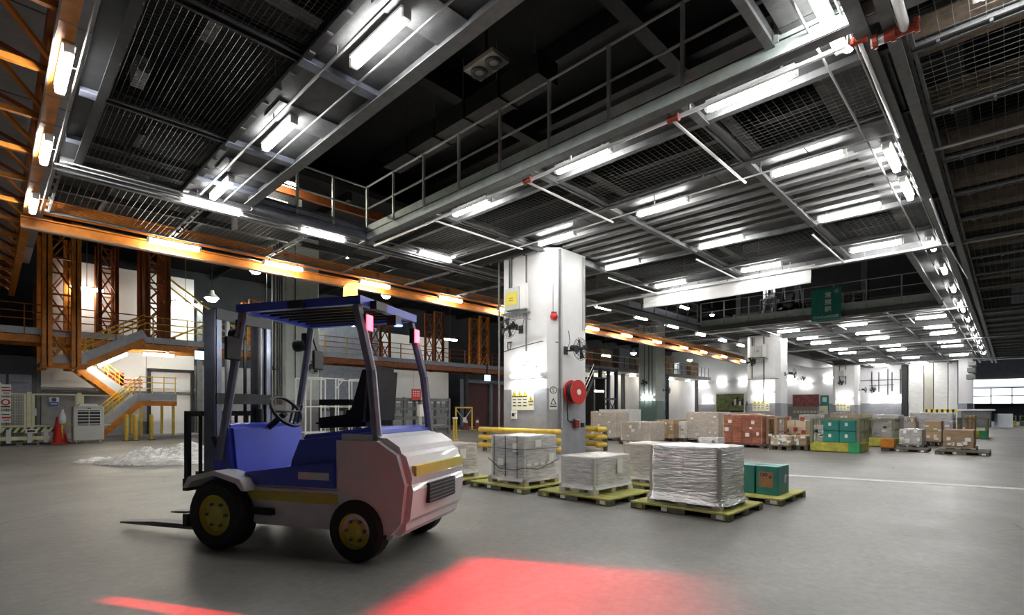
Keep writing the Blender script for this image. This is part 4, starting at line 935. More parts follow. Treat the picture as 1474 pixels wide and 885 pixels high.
# ------------------------------------------------------------------ background cargo, placed by its front corners on the floor
def cargo(px0, px1, py, ptop, label, kind, depth=1.1, n=(2, 3, 3), cm='carton', film=None, base='pallet', basem='pallet_dark', amp=.01, ragged=0, group='cargo rows behind the front skids', tags=(), z0=.14, seed=None):
    a = gp(px0, py); b_ = gp(px1, py); X = (a.x + b_.x) / 2; d = X * FW[0] + (a.y + b_.y) / 2 * FW[1]
    y1 = onX(px0, py, X).y; y0 = onX(px1, py, X).y; zt = EYE + (589 - ptop) * d / 736
    if base == 'pallet': pallet('pallet under ' + kind, X - .03, X + depth + .03, y0 - .04, y1 + .04, 0, z0 - .006, basem, 'pallets in the cargo rows', 4)
    if film == 'film_clear': film = 'film_thin'
    w_ = y1 - y0; hh_ = zt - z0
    tags = list(tags) + [('x', random.uniform(-.42, .42) * w_, random.uniform(.12, .92) * hh_, random.uniform(.06, .13), random.uniform(.05, .12)) for _ in range(6)]
    return load(label, X, X + depth, y0, y1, z0 + .002, zt, n, cm, film, amp, tags, group, seed=seed, ragged=ragged, flare=.02, diag=.2)
cargo(850, 886, 634, 592, 'tall carton stack behind the yellow bumper', 'the tall stack behind the yellow bumper', 1.0, (2, 2, 5), 'carton_pale', 'film_clear')
cargo(893, 936, 640, 607, 'film topped cartons on a pallet right of the yellow bumper', 'the film topped cartons', 1.0, (2, 4, 3), 'carton_pale', 'film_clear')
cargo(943, 970, 636, 604, 'plain brown cartons next to white ones', 'the plain brown cartons', .9, (2, 3, 4), 'carton', None)
cargo(973, 986, 636, 606, 'narrow stack of white cartons beside brown ones', 'the narrow white stack', .9, (2, 2, 4), 'carton_white', None)
cargo(988, 1034, 637, 593, 'tall pale load wrapped in clear film left of the red load', 'the tall pale load', 1.1, (2, 3, 4), 'carton_pale', 'film_clear', amp=.02)
cargo(1006, 1032, 646, 630, 'small bagged parcel heap before the tall pale load', 'the parcel heap', .6, (2, 2, 1), 'carton_white', 'film_white', amp=.03)
cargo(1040, 1097, 644, 597, 'tall carton load in red stretch film', 'the red wrapped load', 1.2, (2, 4, 5), 'carton', 'film_red', amp=.008)
cargo(1109, 1136, 648, 627, 'low cartons with white labels beside the red load', 'the labelled cartons', .8, (2, 2, 3), 'carton_pale', None, tags=[('x', .2, .08, .08, .06), ('x', -.1, .28, .1, .07), ('x', .25, .3, .1, .07), ('x', -.25, .12, .1, .06)])
cargo(1138, 1161, 648, 627, 'low brown cartons left of the green yellow cage', 'the low brown cartons', .8, (2, 2, 2), 'carton', None)
cargo(1129, 1160, 642, 605, 'brown cartons with red marks stacked behind the low ones', 'the red marked cartons', .8, (1, 2, 3), 'carton_pale', None, tags=[('x', .22, .75, .14, .14), ('x', -.22, .75, .14, .14)])
for t in [o for o in C.objects if o.get('label') == 'brown cartons with red marks stacked behind the low ones']:
    for c in t.children:
        if c.name.startswith('paper_tag'): c.data = bxm(.004, .12, .12, 'pipe_red')
cargo(1255, 1294, 640, 597, 'tall parcels wrapped in clear film behind the cages', 'the tall parcels', 1.1, (2, 3, 4), 'carton_purple', 'film_clear', amp=.02)
cargo(1294, 1327, 646, 618, 'grey wrapped box load on a dark pallet', 'the grey wrapped box load', 1.0, (1, 2, 2), 'carton_grey', 'film_clear')
cargo(1331, 1355, 642, 606, 'tall brown crate with pale edges', 'the tall brown crate', .9, (1, 1, 2), 'carton', None)
cargo(1357, 1402, 651, 619, 'wide brown plywood crate at the right end of the rows', 'the wide plywood crate', 1.3, (1, 1, 1), 'plywood', None, basem='pallet_wood')
cargo(1310, 1372, 632, 594, 'pile of pale purple wrapped parcels near the far wall', 'the purple parcels', 1.4, (2, 4, 4), 'carton_purple', 'film_white', amp=.03)
cargo(1195, 1222, 628, 594, 'brown carton load between the far columns', 'the far brown load', 1.1, (2, 3, 3), 'carton', 'film_clear')
cargo(1150, 1178, 627, 597, 'grey cartons before the brown notice board', 'the far grey cartons', 1.1, (2, 3, 3), 'carton_grey', 'film_clear')
q = gp(1346, 653); skid('long dark skid under the wide plywood crate', q.x - .1, q.x + 1.5, onX(1424, 656, q.x).y, q.y, .09, 6, True, 'dark skids in the cargo rows', 'pallet_dark')
# yellow framed cages on green and yellow bases
def cage(label, px0, px1, py, ptop, depth=1.3, m='cart_olive', base='cart_yellow', corner='cart_green', bh=.24):
    a = gp(px0, py); b_ = gp(px1, py); X = (a.x + b_.x) / 2; y1 = onX(px0, py, X).y; y0 = onX(px1, py, X).y; w = y1 - y0
    d = X * FW[0] + (y0 + y1) / 2 * FW[1]; H = EYE + (589 - ptop) * d / 736
    t = thing('cage_trolley', label, 'trolley', (X, y0, 0), 0, 'cage trolleys in the cargo rows')
    bx('base', t, (depth / 2, w / 2, bh / 2 + .02), (depth, w, bh), base, bev=.01); bx('corner_block', t, (.1, .12, bh / 2 + .02), (.23, .26, bh + .02), corner)
    for y in (.03, w - .03):
        for x in (.03, depth - .03): bx('post', t, (x, y, (bh + H) / 2), (.07, .07, H - bh), m)
        bx('side_rail', t, (depth / 2, y, H), (depth, .05, .05), m); bx('side_rail', t, (depth / 2, y, (H + bh) / 2), (depth, .04, .04), m)
        for k in range(1, 5): bx('bar', t, (depth * k / 5, y, (bh + H) / 2), (.02, .02, H - bh), m)
    for x in (.03, depth - .03): bx('cross_rail', t, (x, w / 2, H), (.05, w, .05), m)
    for y in (.15, w - .15):
        for x in (.15, depth - .15): MB().tube((x, y - .03, .05), (x, y + .03, .05), .05, 10).build('caster', 'rubber', t)
    return t, X, y0, y1, H
t, X, y0, y1, H = cage('olive cage on a yellow and green base holding teal cartons', 1166, 1237, 651, 603)
nn = 0
for k in range(2):
    for j in range(2):
        ya = y0 + .14 + j * .40; za = .27 + .325 * k
        o = teal_box(f'teal carton in the olive cage, {["lower", "upper"][k]} {["right", "left"][j]}', X + .30, X + .82, ya, ya + .385, za, za + .315)
        bx('paper_tag', o, (-.263, .03, .18), (.004, .07, .09), 'paper')
cargo(1170, 1190, 648, 612, 'grey bundle at the left inside the olive cage', 'bundle', .5, (1, 1, 2), 'carton_grey', 'film_clear', base=None, z0=.28)
cage('plain olive cage behind the teal cartons', 1239, 1251, 640, 602, 1.2, base='cart_olive', corner='cart_olive', bh=.12)
cage('olive cage on a worn yellow base holding wrapped parcels', 1241, 1287, 643, 604, 1.2, corner='cart_yellow')
cage('low olive cage near the open aisle', 1378, 1421, 631, 602, 2.0, corner='cart_green', bh=.3)
cage('wooden framed cage right of the red load', 1103, 1118, 645, 602, 1.0, m='plywood', base='pallet_dark', corner='pallet_dark', bh=.1)
cage('dark cage dolly far right by the windows', 1440, 1463, 613, 599, 2.2, base='cart_olive', corner='cart_yellow', bh=.3); cage('second dark cage dolly at the right picture edge', 1468, 1500, 613, 599, 2.2, base='cart_olive', corner='cart_yellow', bh=.3)
load('brown parcels inside the low olive cage', gp(1378, 631).x + .6, gp(1378, 631).x + 1.7, gp(1421, 631).y + .35, gp(1378, 631).y - .2, .34, .95, (2, 3, 2), 'carton', None)
oc = tag(bx('orange_carton', None, tuple(gp(1292, 638) + Vector((-.5, 0, .27))), (.3, .32, .26), 'orange', bev=.01), 'small orange carton before the grey wrapped load', 'carton')
sk = skid('dark skid under the grey wrapped box load', gp(1270, 648).x - .25, gp(1270, 648).x + .85, gp(1338, 650).y, gp(1270, 648).y, .08, 6, True, 'dark skids in the cargo rows', 'pallet_dark'); oc.location = (sk.location.x - .35, sk.location.y + .38, .22)
# grey machine and steps near the windows
mc = thing('dock_lift', 'grey dock machine with sloping apron near the far windows', 'machine', (47.5, 1.2, 0))
bx('cabinet', mc, (0, .5, .55), (1.6, 1.5, 1.1), 'steel_grey', bev=.03); bx('deck', mc, (0, .5, 1.16), (1.9, 1.9, .1), 'white_paint'); MB().prism([(-.8, 0), (.8, 0), (.8, .9)], -1.3, -.4, 'y').build('apron', 'side_panel', mc); bx('console', mc, (-.4, .8, 1.4), (.4, .3, .4), 'steel_dark')

# ------------------------------------------------------------------ tarp, banner and the second opening
def cloth(name, y0, y1, z0, z1, amp, nu, nv, m, label, cat, X, seed, sag=0.0):
    vs = []; fs = []
    for j in range(nv + 1):
        for i in range(nu + 1):
            u, v = i / nu, j / nv; w = amp * (noise.noise(Vector((u * 5 + v * 2.5, v * 1.2, seed))) + .5 * noise.noise(Vector((u * 14 + v * 7, v * 2, seed + 3)))) * (1 - .7 * v)
            vs.append((w, (y1 - y0) * u, (z1 - z0) * v - sag * (1 - v) * math.sin(u * math.pi)))
    for j in range(nv):
        for i in range(nu): a = j * (nu + 1) + i; fs.append((a, a + 1, a + nu + 2, a + nu + 1))
    n = len(vs); vs += [(x + .012, y, z) for x, y, z in vs]; fs += [tuple(reversed([k + n for k in f])) for f in fs]
    for i in range(nu): fs.append((i, i + n, i + 1 + n, i + 1)); t = nv * (nu + 1); fs.append((t + i + 1, t + i + 1 + n, t + i + n, t + i))
    g = MB(); g.v = vs; g.f = fs
    t = thing(name, label, cat, (X, y0, z0)); g.build('sheet', m, t, smooth=True); return t
tp = cloth('tarpaulin', 4.14, 9.55, 4.86, 5.36, .06, 80, 10, 'tarp', 'long white tarpaulin hanging from the deck edge', 'tarpaulin', 16.62, 2.0, .04)
MB().tube((.0, -.1, .5), (.0, 5.5, .5), .02, 6).build('hanging_rod', 'pipe_white', tp)
for i in range(9): bx('tie', tp, (0, .1 + i * .65, .55), (.015, .02, .12), 'black')
X = 25.95; A = onX(1168, 416, X); B = onX(1211, 413, X); zb = onX(1190, 461, X).z
gb = cloth('hanging_banner', B.y, A.y, zb, A.z - .05, .05, 30, 30, 'teal_cloth', 'dark green banner with white lettering on the far railing', 'banner', X, 7.0)
hw = (A.y - B.y)
for yy in (.06, hw * .5, hw - .06): MB().tube((0, yy, A.z - .06 - zb), (.30, yy, 6.75 - zb), .008, 5).build('tie', 'black', gb)
for i, chx in enumerate('常規範'): text('lettering', chx, .27, 'white', gb, face_mtx((-.09, hw * .42, 1.08 - .31 * i), (-1, 0, 0)), bold=.004)
text('lettering', 'STANDARDIZE', .150, 'white', gb, face_mtx((-.09, hw * .5, .15), (-1, 0, 0)), 1.0, .003)
text('lettering', '5S', .11, 'white', gb, face_mtx((-.09, hw * .14, 1.22), (-1, 0, 0))); MB().ring((-.085, hw * .14, 1.22), .085, .006, (1, 0, 0), 20, 4).build('ring', 'white', gb)
# things standing on the upper deck behind the railing
for i, (x, y, sx, sy, h, m, lab) in enumerate([(29.5, 6.6, 1.0, 1.1, .9, 'pallet_wood', 'stack of empty pallets on the upper deck near the banner'), (31.0, 8.0, 1.0, 1.1, 1.3, 'pallet_wood', 'taller stack of empty pallets on the upper deck'), (30.5, 5.6, 1.0, 1.0, 1.5, 'carton_grey', 'grey stack on the upper deck behind the banner')]):
    t = thing('pallet_stack' if m == 'pallet_wood' else 'carton_stack', lab, 'pallets' if m == 'pallet_wood' else 'cargo', (x, y, 5.645))
    k = int(h / .13)
    for j in range(k):
        for s in range(5): bx('plank', t, (0, -sy / 2 + sy * (s + .5) / 5, .13 * j + .11), (sx, sy / 5 - .03, .025), m)
        for s in (-1, 0, 1): bx('stringer', t, (0, s * (sy / 2 - .06), .13 * j + .05), (sx, .08, .09), m)
q = onX(1092, 414, 27.3); hang(lamp(q.x, q.y, q.z, 'y', 'unseen lamp added to light the parked forklift on the upper deck', 'lamps on the upper deck'), 10.6)  # hidden behind the tarpaulin, added to brighten the forklift and pallets
q = onX(985, 443, 28.5); hang(lamp(q.x, q.y, q.z, 'x', 'small lamp lit on the upper deck left of the tarpaulin', 'lamps on the upper deck'), 10.6)
q = onX(1025, 453, 28.5); bulb('round lamp glowing on the upper deck under the tarpaulin', tuple(q), .12, hang=10.6 - q.z - .14)
uw = sroot('wall_upper', 'dim back wall and posts of the upper deck')
for y in (2.5, 5.8, 9.2, 12.6): bx('post', uw, (34, y, 8.0), (.3, .3, 4.8), 'steel_grey')
bx('wall_sheet', uw, (38, 7, 8.0), (.2, 14, 4.8), 'wall_dark')
for z in (6.4, 7.3): bx('rail', uw, (34, 7.5, z), (.12, 11, .12), 'steel_grey')
# lit room seen past the near opening
lr = thing('lit_cabin', 'small cabin with a glowing green window beyond the near opening', 'cabin', (4.75, 13.2, 5.62))
bx('wall', lr, (.3, .5, .8), (1.6, .1, 1.6), 'steel_dark'); pn = bx('window_pane', lr, (.45, .43, .75), (.62, .03, .55), 'lit_green')
for i in range(6): bx('bar', lr, (.2 + i * .1, .40, .75), (.01, .02, .55), 'steel_dark')
for s in (-.5, 1.1): bx('post', lr, (s, .5, .6), (.1, .12, 1.2), 'steel_grey')
tbar(lr, 'beam', (-.6, .4, 1.35), (3.6, .4, 1.35), .1, .25, 'orange_dark')
hang(lamp(4.95, 13.0, 6.85, 'x', 'lamp shining above the small cabin past the near opening', 'lamps on the upper deck', True), 10.6)

# ------------------------------------------------------------------ posters and boards on the far walls
def board(name, label, p0, p1, X, m, cat='poster', frame=True, strip=None):
    a = onX(*p0, X); b_ = onX(*p1, X); w = abs(a.y - b_.y); h = abs(a.z - b_.z); t = thing(name, label, cat, (X, (a.y + b_.y) / 2, (a.z + b_.z) / 2))
    if frame: bx('frame', t, (.04, 0, 0), (.06, w, h), 'white')
    bx('print', t, (-.0, 0, h * .06 if frame else 0), (.04, w * (.94 if frame else 1), h * (.74 if frame else 1)), m)
    return t, w, h
t, w, h = board('wall_poster', 'wide poster with green and dark picture on the far wall', (1030, 565), (1072, 600), EX - .15, 'poster_dark')
bx('caption_strip', t, (-.03, 0, -h * .28), (.02, w * .9, h * .08), 'ink')
for i in range(7): bx('figure', t, (-.03, -w * .1 - i * .28, h * (.04 + .06 * (i % 3))), (.02, .22, .5 + .2 * (i % 3)), 'white' if i % 2 else 'ink')
t, w, h = board('wall_poster', 'dark red picture board on the far wall', (1141, 568), (1179, 585), EX - .15, 'poster_red', frame=False)
t, w, h = board('notice_board', 'brown notice board with pale lettering below the red picture', (1135, 585), (1176, 602), EX - .15, 'poster_brown', 'board', False)
for i in range(9): bx('text_line', t, (-.03, w * .28 - i * .33, h * .05), (.02, .24, .24), 'beige')
t, w, h = board('wall_poster', 'teal poster beside the farthest white column', (1181, 569), (1193, 592), EX - .15, 'teal_cloth', frame=False); bx('print_patch', t, (-.03, 0, .4), (.02, .4, .5), 'paper'); bx('print_patch', t, (-.03, .1, -.7), (.02, .8, .9), 'sign_cream')
t, w, h = board('hazard_tape_board', 'yellow hazard strip at the foot of the wrapped piers', (1330, 589), (1378, 594), EX - .975, 'warn_yellow', 'sign', False)
for i in range(6): bx('stripe', t, (-.03, w * .42 - i * w * .16, 0), (.02, w * .07, h), 'ink')

# ================================================================== LEFT FLOOR AREA
FY = 24.2
fe = thing('gate_fence', 'pale yellow steel gate fence at the far left', 'fence', (0, FY, 0))
def pX(px): return onY(px, 600, FY).x
for px in (36, 48, 110, 119): bx('post', fe, (pX(px), 0, .87), (.07, .07, 1.74), 'yellow_pale')
for px in (42, 114): bx('post', fe, (pX(px), 0, .9), (.12, .12, 1.8), 'yellow_pale')
for x0, x1 in ((-14, 37), (48, 110), (119, 160)):
    for z in (1.72, .62): MB().tube((pX(x0), 0, z), (pX(x1), 0, z), .03, 6).build('rail', 'yellow_pale', fe)
for x0, x1 in ((37, 48), (110, 119)): bx('hinge', fe, ((pX(x0) + pX(x1)) / 2, 0, 1.2), (pX(x1) - pX(x0), .03, .06), 'yellow_pale')
g = MB()
for i in range(22): x = pX(-14) + (pX(37) - pX(-14)) * i / 21; g.tube((x, 0, .1), (x, 0, 1.7), .005, 3)
for i in range(18): g.tube((pX(-14), 0, .12 + i * .09), (pX(37), 0, .12 + i * .09), .005, 3)
w = g.build('wire_infill', 'yellow_pale', fe); w['kind'] = 'stuff'
bx('latch_box', fe, (pX(49), -.05, 1.1), (.12, .1, .26), 'cooler_grey')
bs = thing('blue_sign', 'small blue and white safety sign on the grey wall behind the gate', 'sign', (onY(78, 578, 27.9).x, 27.98, onY(78, 578, 27.9).z)); bx('plate', bs, (0, -.02, 0), (.3, .02, .36), 'white'); bx('lower_band', bs, (0, -.035, -.09), (.28, .01, .16), 'blue_sign'); MB().lathe([(.001, -.045), (.08, -.045), (.08, -.03)], (0, 0, .08), 'y', 14).build('disc', 'blue_sign', bs); bx('text_line', bs, (0, -.042, -.09), (.2, .006, .04), 'white')
# hazard striped barrier
hb = thing('hazard_barrier', 'black and yellow striped barrier in front of the gate', 'barrier', (0, FY - .35, 0))
x0, x1 = pX(0), pX(78)
mat('stripe_dark', (.03, .05, .03), .6); mat('stripe_pale', (.66, .68, .42), .6)
bx('board', hb, ((x0 + x1) / 2, 0, .50), (x1 - x0, .04, .16), 'stripe_pale'); bx('lower_rail', hb, ((x0 + x1) / 2, 0, .22), (x1 - x0, .05, .12), 'yellow_pale')
for i in range(8):
    xs = x0 + .04 + i * (x1 - x0) / 8; MB().prism([(xs, .42), (xs + .09, .42), (xs + .19, .58), (xs + .10, .58)], -.028, -.02, 'y').build('stripe', 'stripe_dark', hb)
for px in (12, 42, 65): bx('post', hb, (pX(px), 0, .26), (.12, .1, .52), 'cooler_grey'); bx('foot', hb, (pX(px), 0, .03), (.32, .5, .06), 'rubber')
bx('number_plate', hb, (pX(44), -.035, .46), (.3, .02, .14), 'paper'); bx('text_line', hb, (pX(44), -.048, .46), (.2, .006, .06), 'ink')
# white notice panels at the picture edge
for i, (py0, py1, lab) in enumerate(((553, 569, 'upper white notice with red print at the left picture edge'), (572, 588, 'middle white notice with red ring at the left picture edge'), (592, 608, 'lower white notice with red print at the left picture edge'))):
    a = onY(0, py0, FY - .1); b_ = onY(16, py1, FY - .1); t = thing('safety_notice', lab, 'sign', ((a.x + b_.x) / 2, FY - .12, (a.z + b_.z) / 2), 0, 'notices at the left edge')
    bx('plate', t, (0, 0, 0), (b_.x - a.x, .02, a.z - b_.z), 'paper')
    if i == 1: MB().ring((0, -.015, .03), .09, .02, (0, 1, 0), 16, 4).build('ring', 'red_sign', t); bx('text_line', t, (0, -.015, -.12), (.22, .006, .05), 'ink')
    else: bx('text_line', t, (.02, -.015, -.02), (.22, .006, .06), 'red_sign'); bx('text_line', t, (0, -.015, .08), (.2, .006, .03), 'ink'); bx('text_line', t, (.02, -.015, -.11), (.15, .006, .03), 'ink')
np_ = thing('notice_post', 'white post carrying the notices at the left picture edge', 'post', (onY(1, 600, FY).x - .04, FY - .06, 0)); bx('pole', np_, (0, 0, 1.05), (.1, .05, 2.1), 'white'); bx('foot', np_, (0, 0, .02), (.25, .2, .04), 'steel_grey')
# cones
def cone(label, x, y, h=.78, m='red', sleeve=True):
    t = thing('traffic_cone', label, 'cone', (x, y, 0), 0, 'traffic cones')
    bx('base', t, (0, 0, .02), (.4, .4, .04), m, bev=.01); MB().lathe([(.17, .04), (.15, .06), (.045, h), (.02, h + .02), (.001, h + .02)], (0, 0, 0), 'z', 18).build('body', m, t, smooth=True)
    if sleeve: k = lambda z: .15 + (.045 - .15) * (z - .06) / (h - .06) + .004; MB().lathe([(k(.40), .40), (k(.56), .56)], (0, 0, 0), 'z', 18).build('sleeve', 'white', t, smooth=True)
cone('tall plain red traffic cone left of the yellow trestle', pX(81), FY - .55, .92, 'red', False); cone('red cone partly hidden behind the yellow trestle', pX(90), FY - .12, .5, 'red', False)
q = onY(671, 625, 22.8); cone('dark red cone by the passage left of the white column', q.x, 22.8, .75, 'red_dark'); q = onY(687, 625, 22.8); cone('dark red cone with white sleeve nearest the white column', q.x, 22.8, .72, 'red_dark')
ts = thing('yellow_trestle', 'small yellow trestle holding a white bottle', 'trestle', (pX(97), FY - .55, 0))
for s in (-.18, .2):
    bx('leg', ts, (s, 0, .33), (.04, .04, .66), 'yellow'); bx('leg', ts, (s, .35, .33), (.04, .04, .66), 'yellow')
bx('top_bar', ts, (.01, 0, .67), (.46, .05, .05), 'yellow'); bx('brace', ts, (.01, .35, .4), (.4, .03, .04), 'yellow')
for s in (-.18, .2): bx('brace', ts, (s, .17, .62), (.03, .34, .04), 'yellow')
tag(MB().lathe([(.001, 0), (.12, 0), (.11, .3), (.05, .42), (.04, .5), (.001, .5)], (0, 0, 0), 'z', 14).build('spray_bottle', 'white', None, (pX(97) - .18, FY - .55, .697), True), 'white bottle on the yellow trestle', 'bottle')
# air cooler
ac = thing('air_cooler', 'pale grey portable air cooler on casters beside the stairs', 'air cooler', (pX(124), FY - .75, 0))
w_, h_ = .86, 1.22
bx('body', ac, (0, .3, .09 + h_ / 2), (w_, .6, h_), 'cooler_grey', bev=.03); MB().prism([(-.3, 1.31), (.3, 1.31), (.22, 1.40), (-.22, 1.40)], .05, .55, 'y').build('top_cover', 'white', ac)
gr = bx('grille_frame', ac, (0, -.005, .90), (.68, .03, .60), 'white', bev=.008); bx('grille_recess', gr, (0, -.01, 0), (.62, .02, .54), 'black')
for i in range(5): bx('louvre', gr, (0, -.025, -.22 + .11 * i), (.62, .02, .03), 'cooler_grey')
bx('louvre_bar', gr, (0, -.03, 0), (.02, .015, .54), 'cooler_grey'); bx('handle', ac, (0, -.01, 1.24), (.1, .02, .03), 'ink')
for sx in (-.33, .33):
    for sy in (.08, .52): MB().tube((sx - .02, sy, .05), (sx + .02, sy, .05), .05, 10).build('caster', 'white', ac); bx('caster_stem', ac, (sx, sy, .08), (.05, .05, .06), 'steel_grey')
# red and white signs behind the stairs
rs = thing('wall_sign', 'red sign with white slashes on the partition behind the stairs', 'sign', (onY(161, 545, 27.9).x, 28.0, onY(161, 545, 27.9).z)); bx('plate', rs, (0, -.02, 0), (.85, .03, .55), 'red_sign')
for i in range(3): MB().bar((-.3 + i * .22, -.04, -.15), (-.15 + i * .22, -.04, .15), .01, .06, (0, 1, 0)).build('slash', 'white', rs)
rs2 = thing('wall_sign', 'white sign with pale print beside the red one behind the stairs', 'sign', (onY(192, 552, 27.9).x, 28.0, onY(192, 552, 27.9).z)); bx('plate', rs2, (0, -.02, 0), (.95, .03, .62), 'white')
for i in range(3): bx('text_line', rs2, (0, -.04, .16 - .16 * i), (.7, .006, .06), 'red_sign')
ls = thing('lit_sign', 'pale blue lit sign hung under the gallery left', 'sign', (onY(293, 512, GY).x, GY - .12, onY(293, 512, GY).z)); bx('panel', ls, (0, 0, 0), (.72, .06, .36), 'lit_blue'); bx('frame', ls, (0, .04, 0), (.76, .03, .40), 'steel_dark'); bx('hanger', ls, (0, .02, .24), (.5, .02, .1), 'steel_dark')
ls = thing('lit_sign', 'pale blue lit sign hung under the gallery beside the white column', 'sign', (onY(700, 544, GY).x, GY - .12, onY(700, 544, GY).z)); bx('panel', ls, (0, 0, 0), (.5, .06, .38), 'lit_blue'); bx('frame', ls, (0, .04, 0), (.54, .03, .42), 'steel_dark'); bx('hanger', ls, (0, .02, .55), (.1, .03, .8), 'steel_dark')
# dark doorway equipment left of the gate
dm = thing('wall_cabinet', 'dark blue grey machine cabinet behind the left gate', 'cabinet', (.55, 26.6, 0)); bx('body', dm, (0, .4, 1.6), (1.5, .9, 3.2), 'wall_dark'); 
for x in (-.4, .3): bx('door', dm, (x, -.07, 1.3), (.62, .03, 2.4), 'steel_blue'); bx('rib', dm, (x, -.1, 2.2), (.5, .03, .05), 'steel_grey')
bx('step_box', dm, (-.1, -.4, .35), (.9, .5, .5), 'steel_grey'); bx('step_plinth', dm, (-.1, -.4, .05), (.9, .5, .1), 'steel_dark')
dr = sroot('door_1', 'dark door frame in the partition'); 
for x in (5.1, 6.8): bx('jamb', dr, (x, 27.95, 1.5), (.12, .16, 3.0), 'steel_dark')
bx('head', dr, (5.95, 27.95, 3.0), (1.82, .16, .12), 'steel_dark'); bx('leaf', dr, (5.95, 28.02, 1.45), (1.58, .06, 2.9), 'wall_white')
# plastic film heap on the floor
def heap(label, c, rx, ry, h, m, seed, n=60):
    g = MB(); vs = []; fs = []
    for j in range(n + 1):
        for i in range(n + 1):
            u, v = i / n * 2 - 1, j / n * 2 - 1; r2 = u * u + v * v
            e = max(0, 1 - r2) ** .6; k = .55 + .6 * noise.noise(Vector((u * 3, v * 3, seed))) + .25 * abs(noise.noise(Vector((u * 9, v * 9, seed)))) + .18 * abs(noise.noise(Vector((u * 22, v * 22, seed))))
            vs.append((u * rx * (1 + .2 * noise.noise(Vector((v * 2, u, seed)))), v * ry, max(.004, h * e * max(.05, k))))
    for j in range(n):
        for i in range(n):
            a = j * (n + 1) + i
            if sum(1 for q in (a, a + 1, a + n + 2, a + n + 1) if vs[q][2] > .005) >= 2: fs.append((a, a + 1, a + n + 2, a + n + 1))
    g.v = vs; g.f = fs; t = thing('plastic_sheet', label, 'plastic sheet', c, R(-25)); g.build('crumpled_film', m, t, smooth=False); return t
film_mat('film_heap', (.80, .80, .78), .8, .25, .6, (6, 6, 6))
heap('crumpled clear plastic sheet lying on the floor at left', (3.1, 13.6, 0.002), 1.6, .8, .48, 'film_heap', 3); heap('small crumpled dark edge of plastic sheet on the floor', (1.75, 15.0, .002), .45, .5, .12, 'film_heap', 9, 34)
load('tall clear wrapped bale behind the plastic sheet', 5.2, 6.4, 19.0, 20.2, .02, 1.15, (2, 2, 2), 'carton_grey', 'film_clear', .03, cat='bale')
# bollards and yellow posts under the stairs landing
for i, px in enumerate((182, 195, 218)):
    t = thing('bollard', f'{ORD[i]} yellow bollard before the stair landing, from the left', 'bollard', (onY(px, 620, GY - .9).x, GY - .9, 0), 0, 'yellow bollards'); MB().lathe([(.07, 0), (.07, .95), (.05, 1.0), (.001, 1.0)], (0, 0, 0), 'z', 12).build('tube', 'yellow', t, smooth=True); bx('foot', t, (0, 0, .01), (.22, .22, .02), 'steel_dark')
# kiosk post, crank post, racks and white frames in the middle distance
q = onY(605, 625, 17.5); kp = thing('camera_post', 'grey post with a box and tilted camera housing', 'camera', (q.x, 17.5, 0))
MB().tube((0, 0, 0), (0, 0, 1.1), .07, 10).build('pole', 'cooler_grey', kp); bx('control_box', kp, (0, -.02, 1.15), (.22, .2, .5), 'white', bev=.01); hd = bx('camera_housing', kp, (.26, -.1, .72), (.2, .22, .5), 'cooler_grey', bev=.02); hd.rotation_euler = (0, R(-25), 0); bx('bracket', kp, (.12, -.03, .62), (.2, .06, .08), 'steel_grey'); bx('foot', kp, (0, 0, .02), (.3, .3, .04), 'steel_grey')
q = onY(655, 625, 15.5); yp = thing('yellow_post', 'slim yellow twin post behind the beige load', 'post', (q.x, 15.5, 0))
for s in (-.06, .06): bx('upright', yp, (s, 0, .42), (.05, .05, .84), 'yellow')
bx('head', yp, (0, 0, .86), (.2, .08, .07), 'white'); bx('foot', yp, (0, 0, .01), (.26, .2, .02), 'yellow')
def rack(label, px0, px1, Y, h, levels, m):
    a, b_ = onY(px0, 600, Y).x, onY(px1, 600, Y).x; t = thing('storage_rack', label, 'rack', (a, Y, 0), 0, 'steel racks in the middle distance'); w = b_ - a
    for i in range(4):
        for y in (0, 1.1): bx('upright', t, (w * i / 3, y, h / 2), (.12, .12, h), m)
    for k in range(levels):
        z = .35 + (h - .45) * k / (levels - 1)
        for y in (0, 1.1): bx('beam', t, (w / 2, y, z), (w, .07, .12), m)
        for j in range(4): MB().tube((0, .2 + j * .24, z + .03), (w, .2 + j * .24, z + .03), .05, 8).build('bar', 'conduit' if k else 'pipe_white', t)
    for i in range(12): bx('bar_upright', t, (w * (i + .5) / 12, 0, h * .78), (.05, .05, h * .4), 'steel_grey')
rack('brown steel rack of rods below the red sign', 546, 646, 20.0, 1.75, 4, 'steel_grey')
rack('long rack of bars behind the forklift', 478, 532, 20.4, 1.3, 3, 'steel_dark')
for i, (px, lab) in enumerate(((462, 'white tube goods frame behind the forklift guard'), (522, 'second white tube goods frame next to the dark partition'))):
    q = onY(px, 620, 19.0); t = thing('tube_trolley', lab, 'trolley', (q.x, 19.0, 0), 0, 'white tube frames')
    for x in (-.6, 0, .6): MB().tube((x, 0, .1), (x, 0, 2.45 - .1 * abs(x)), .03, 6).build('upright', 'white', t); MB().tube((x, .9, .1), (x, .9, 2.4), .03, 6).build('upright', 'white', t)
    for z in (2.4, 1.3, .3): MB().tube((-.6, 0, z), (.9, 0, z), .025, 6).build('rail', 'white', t); MB().tube((-.6, .9, z), (.6, .9, z), .025, 6).build('rail', 'white', t)
    MB().tube((.6, 0, 2.0), (.95, 0, 2.4), .02, 6).build('brace', 'white', t)
    for x in (-.6, .6):
        for y in (0, .9): MB().tube((x, y - .03, .05), (x, y + .03, .05), .05, 8).build('caster', 'rubber', t)
q = onY(590, 568, 19.7); sg = thing('red_notice', 'red and white notice above the rod rack', 'sign', (onY(605, 568, 19.9).x, 19.86, onY(605, 568, 19.9).z))
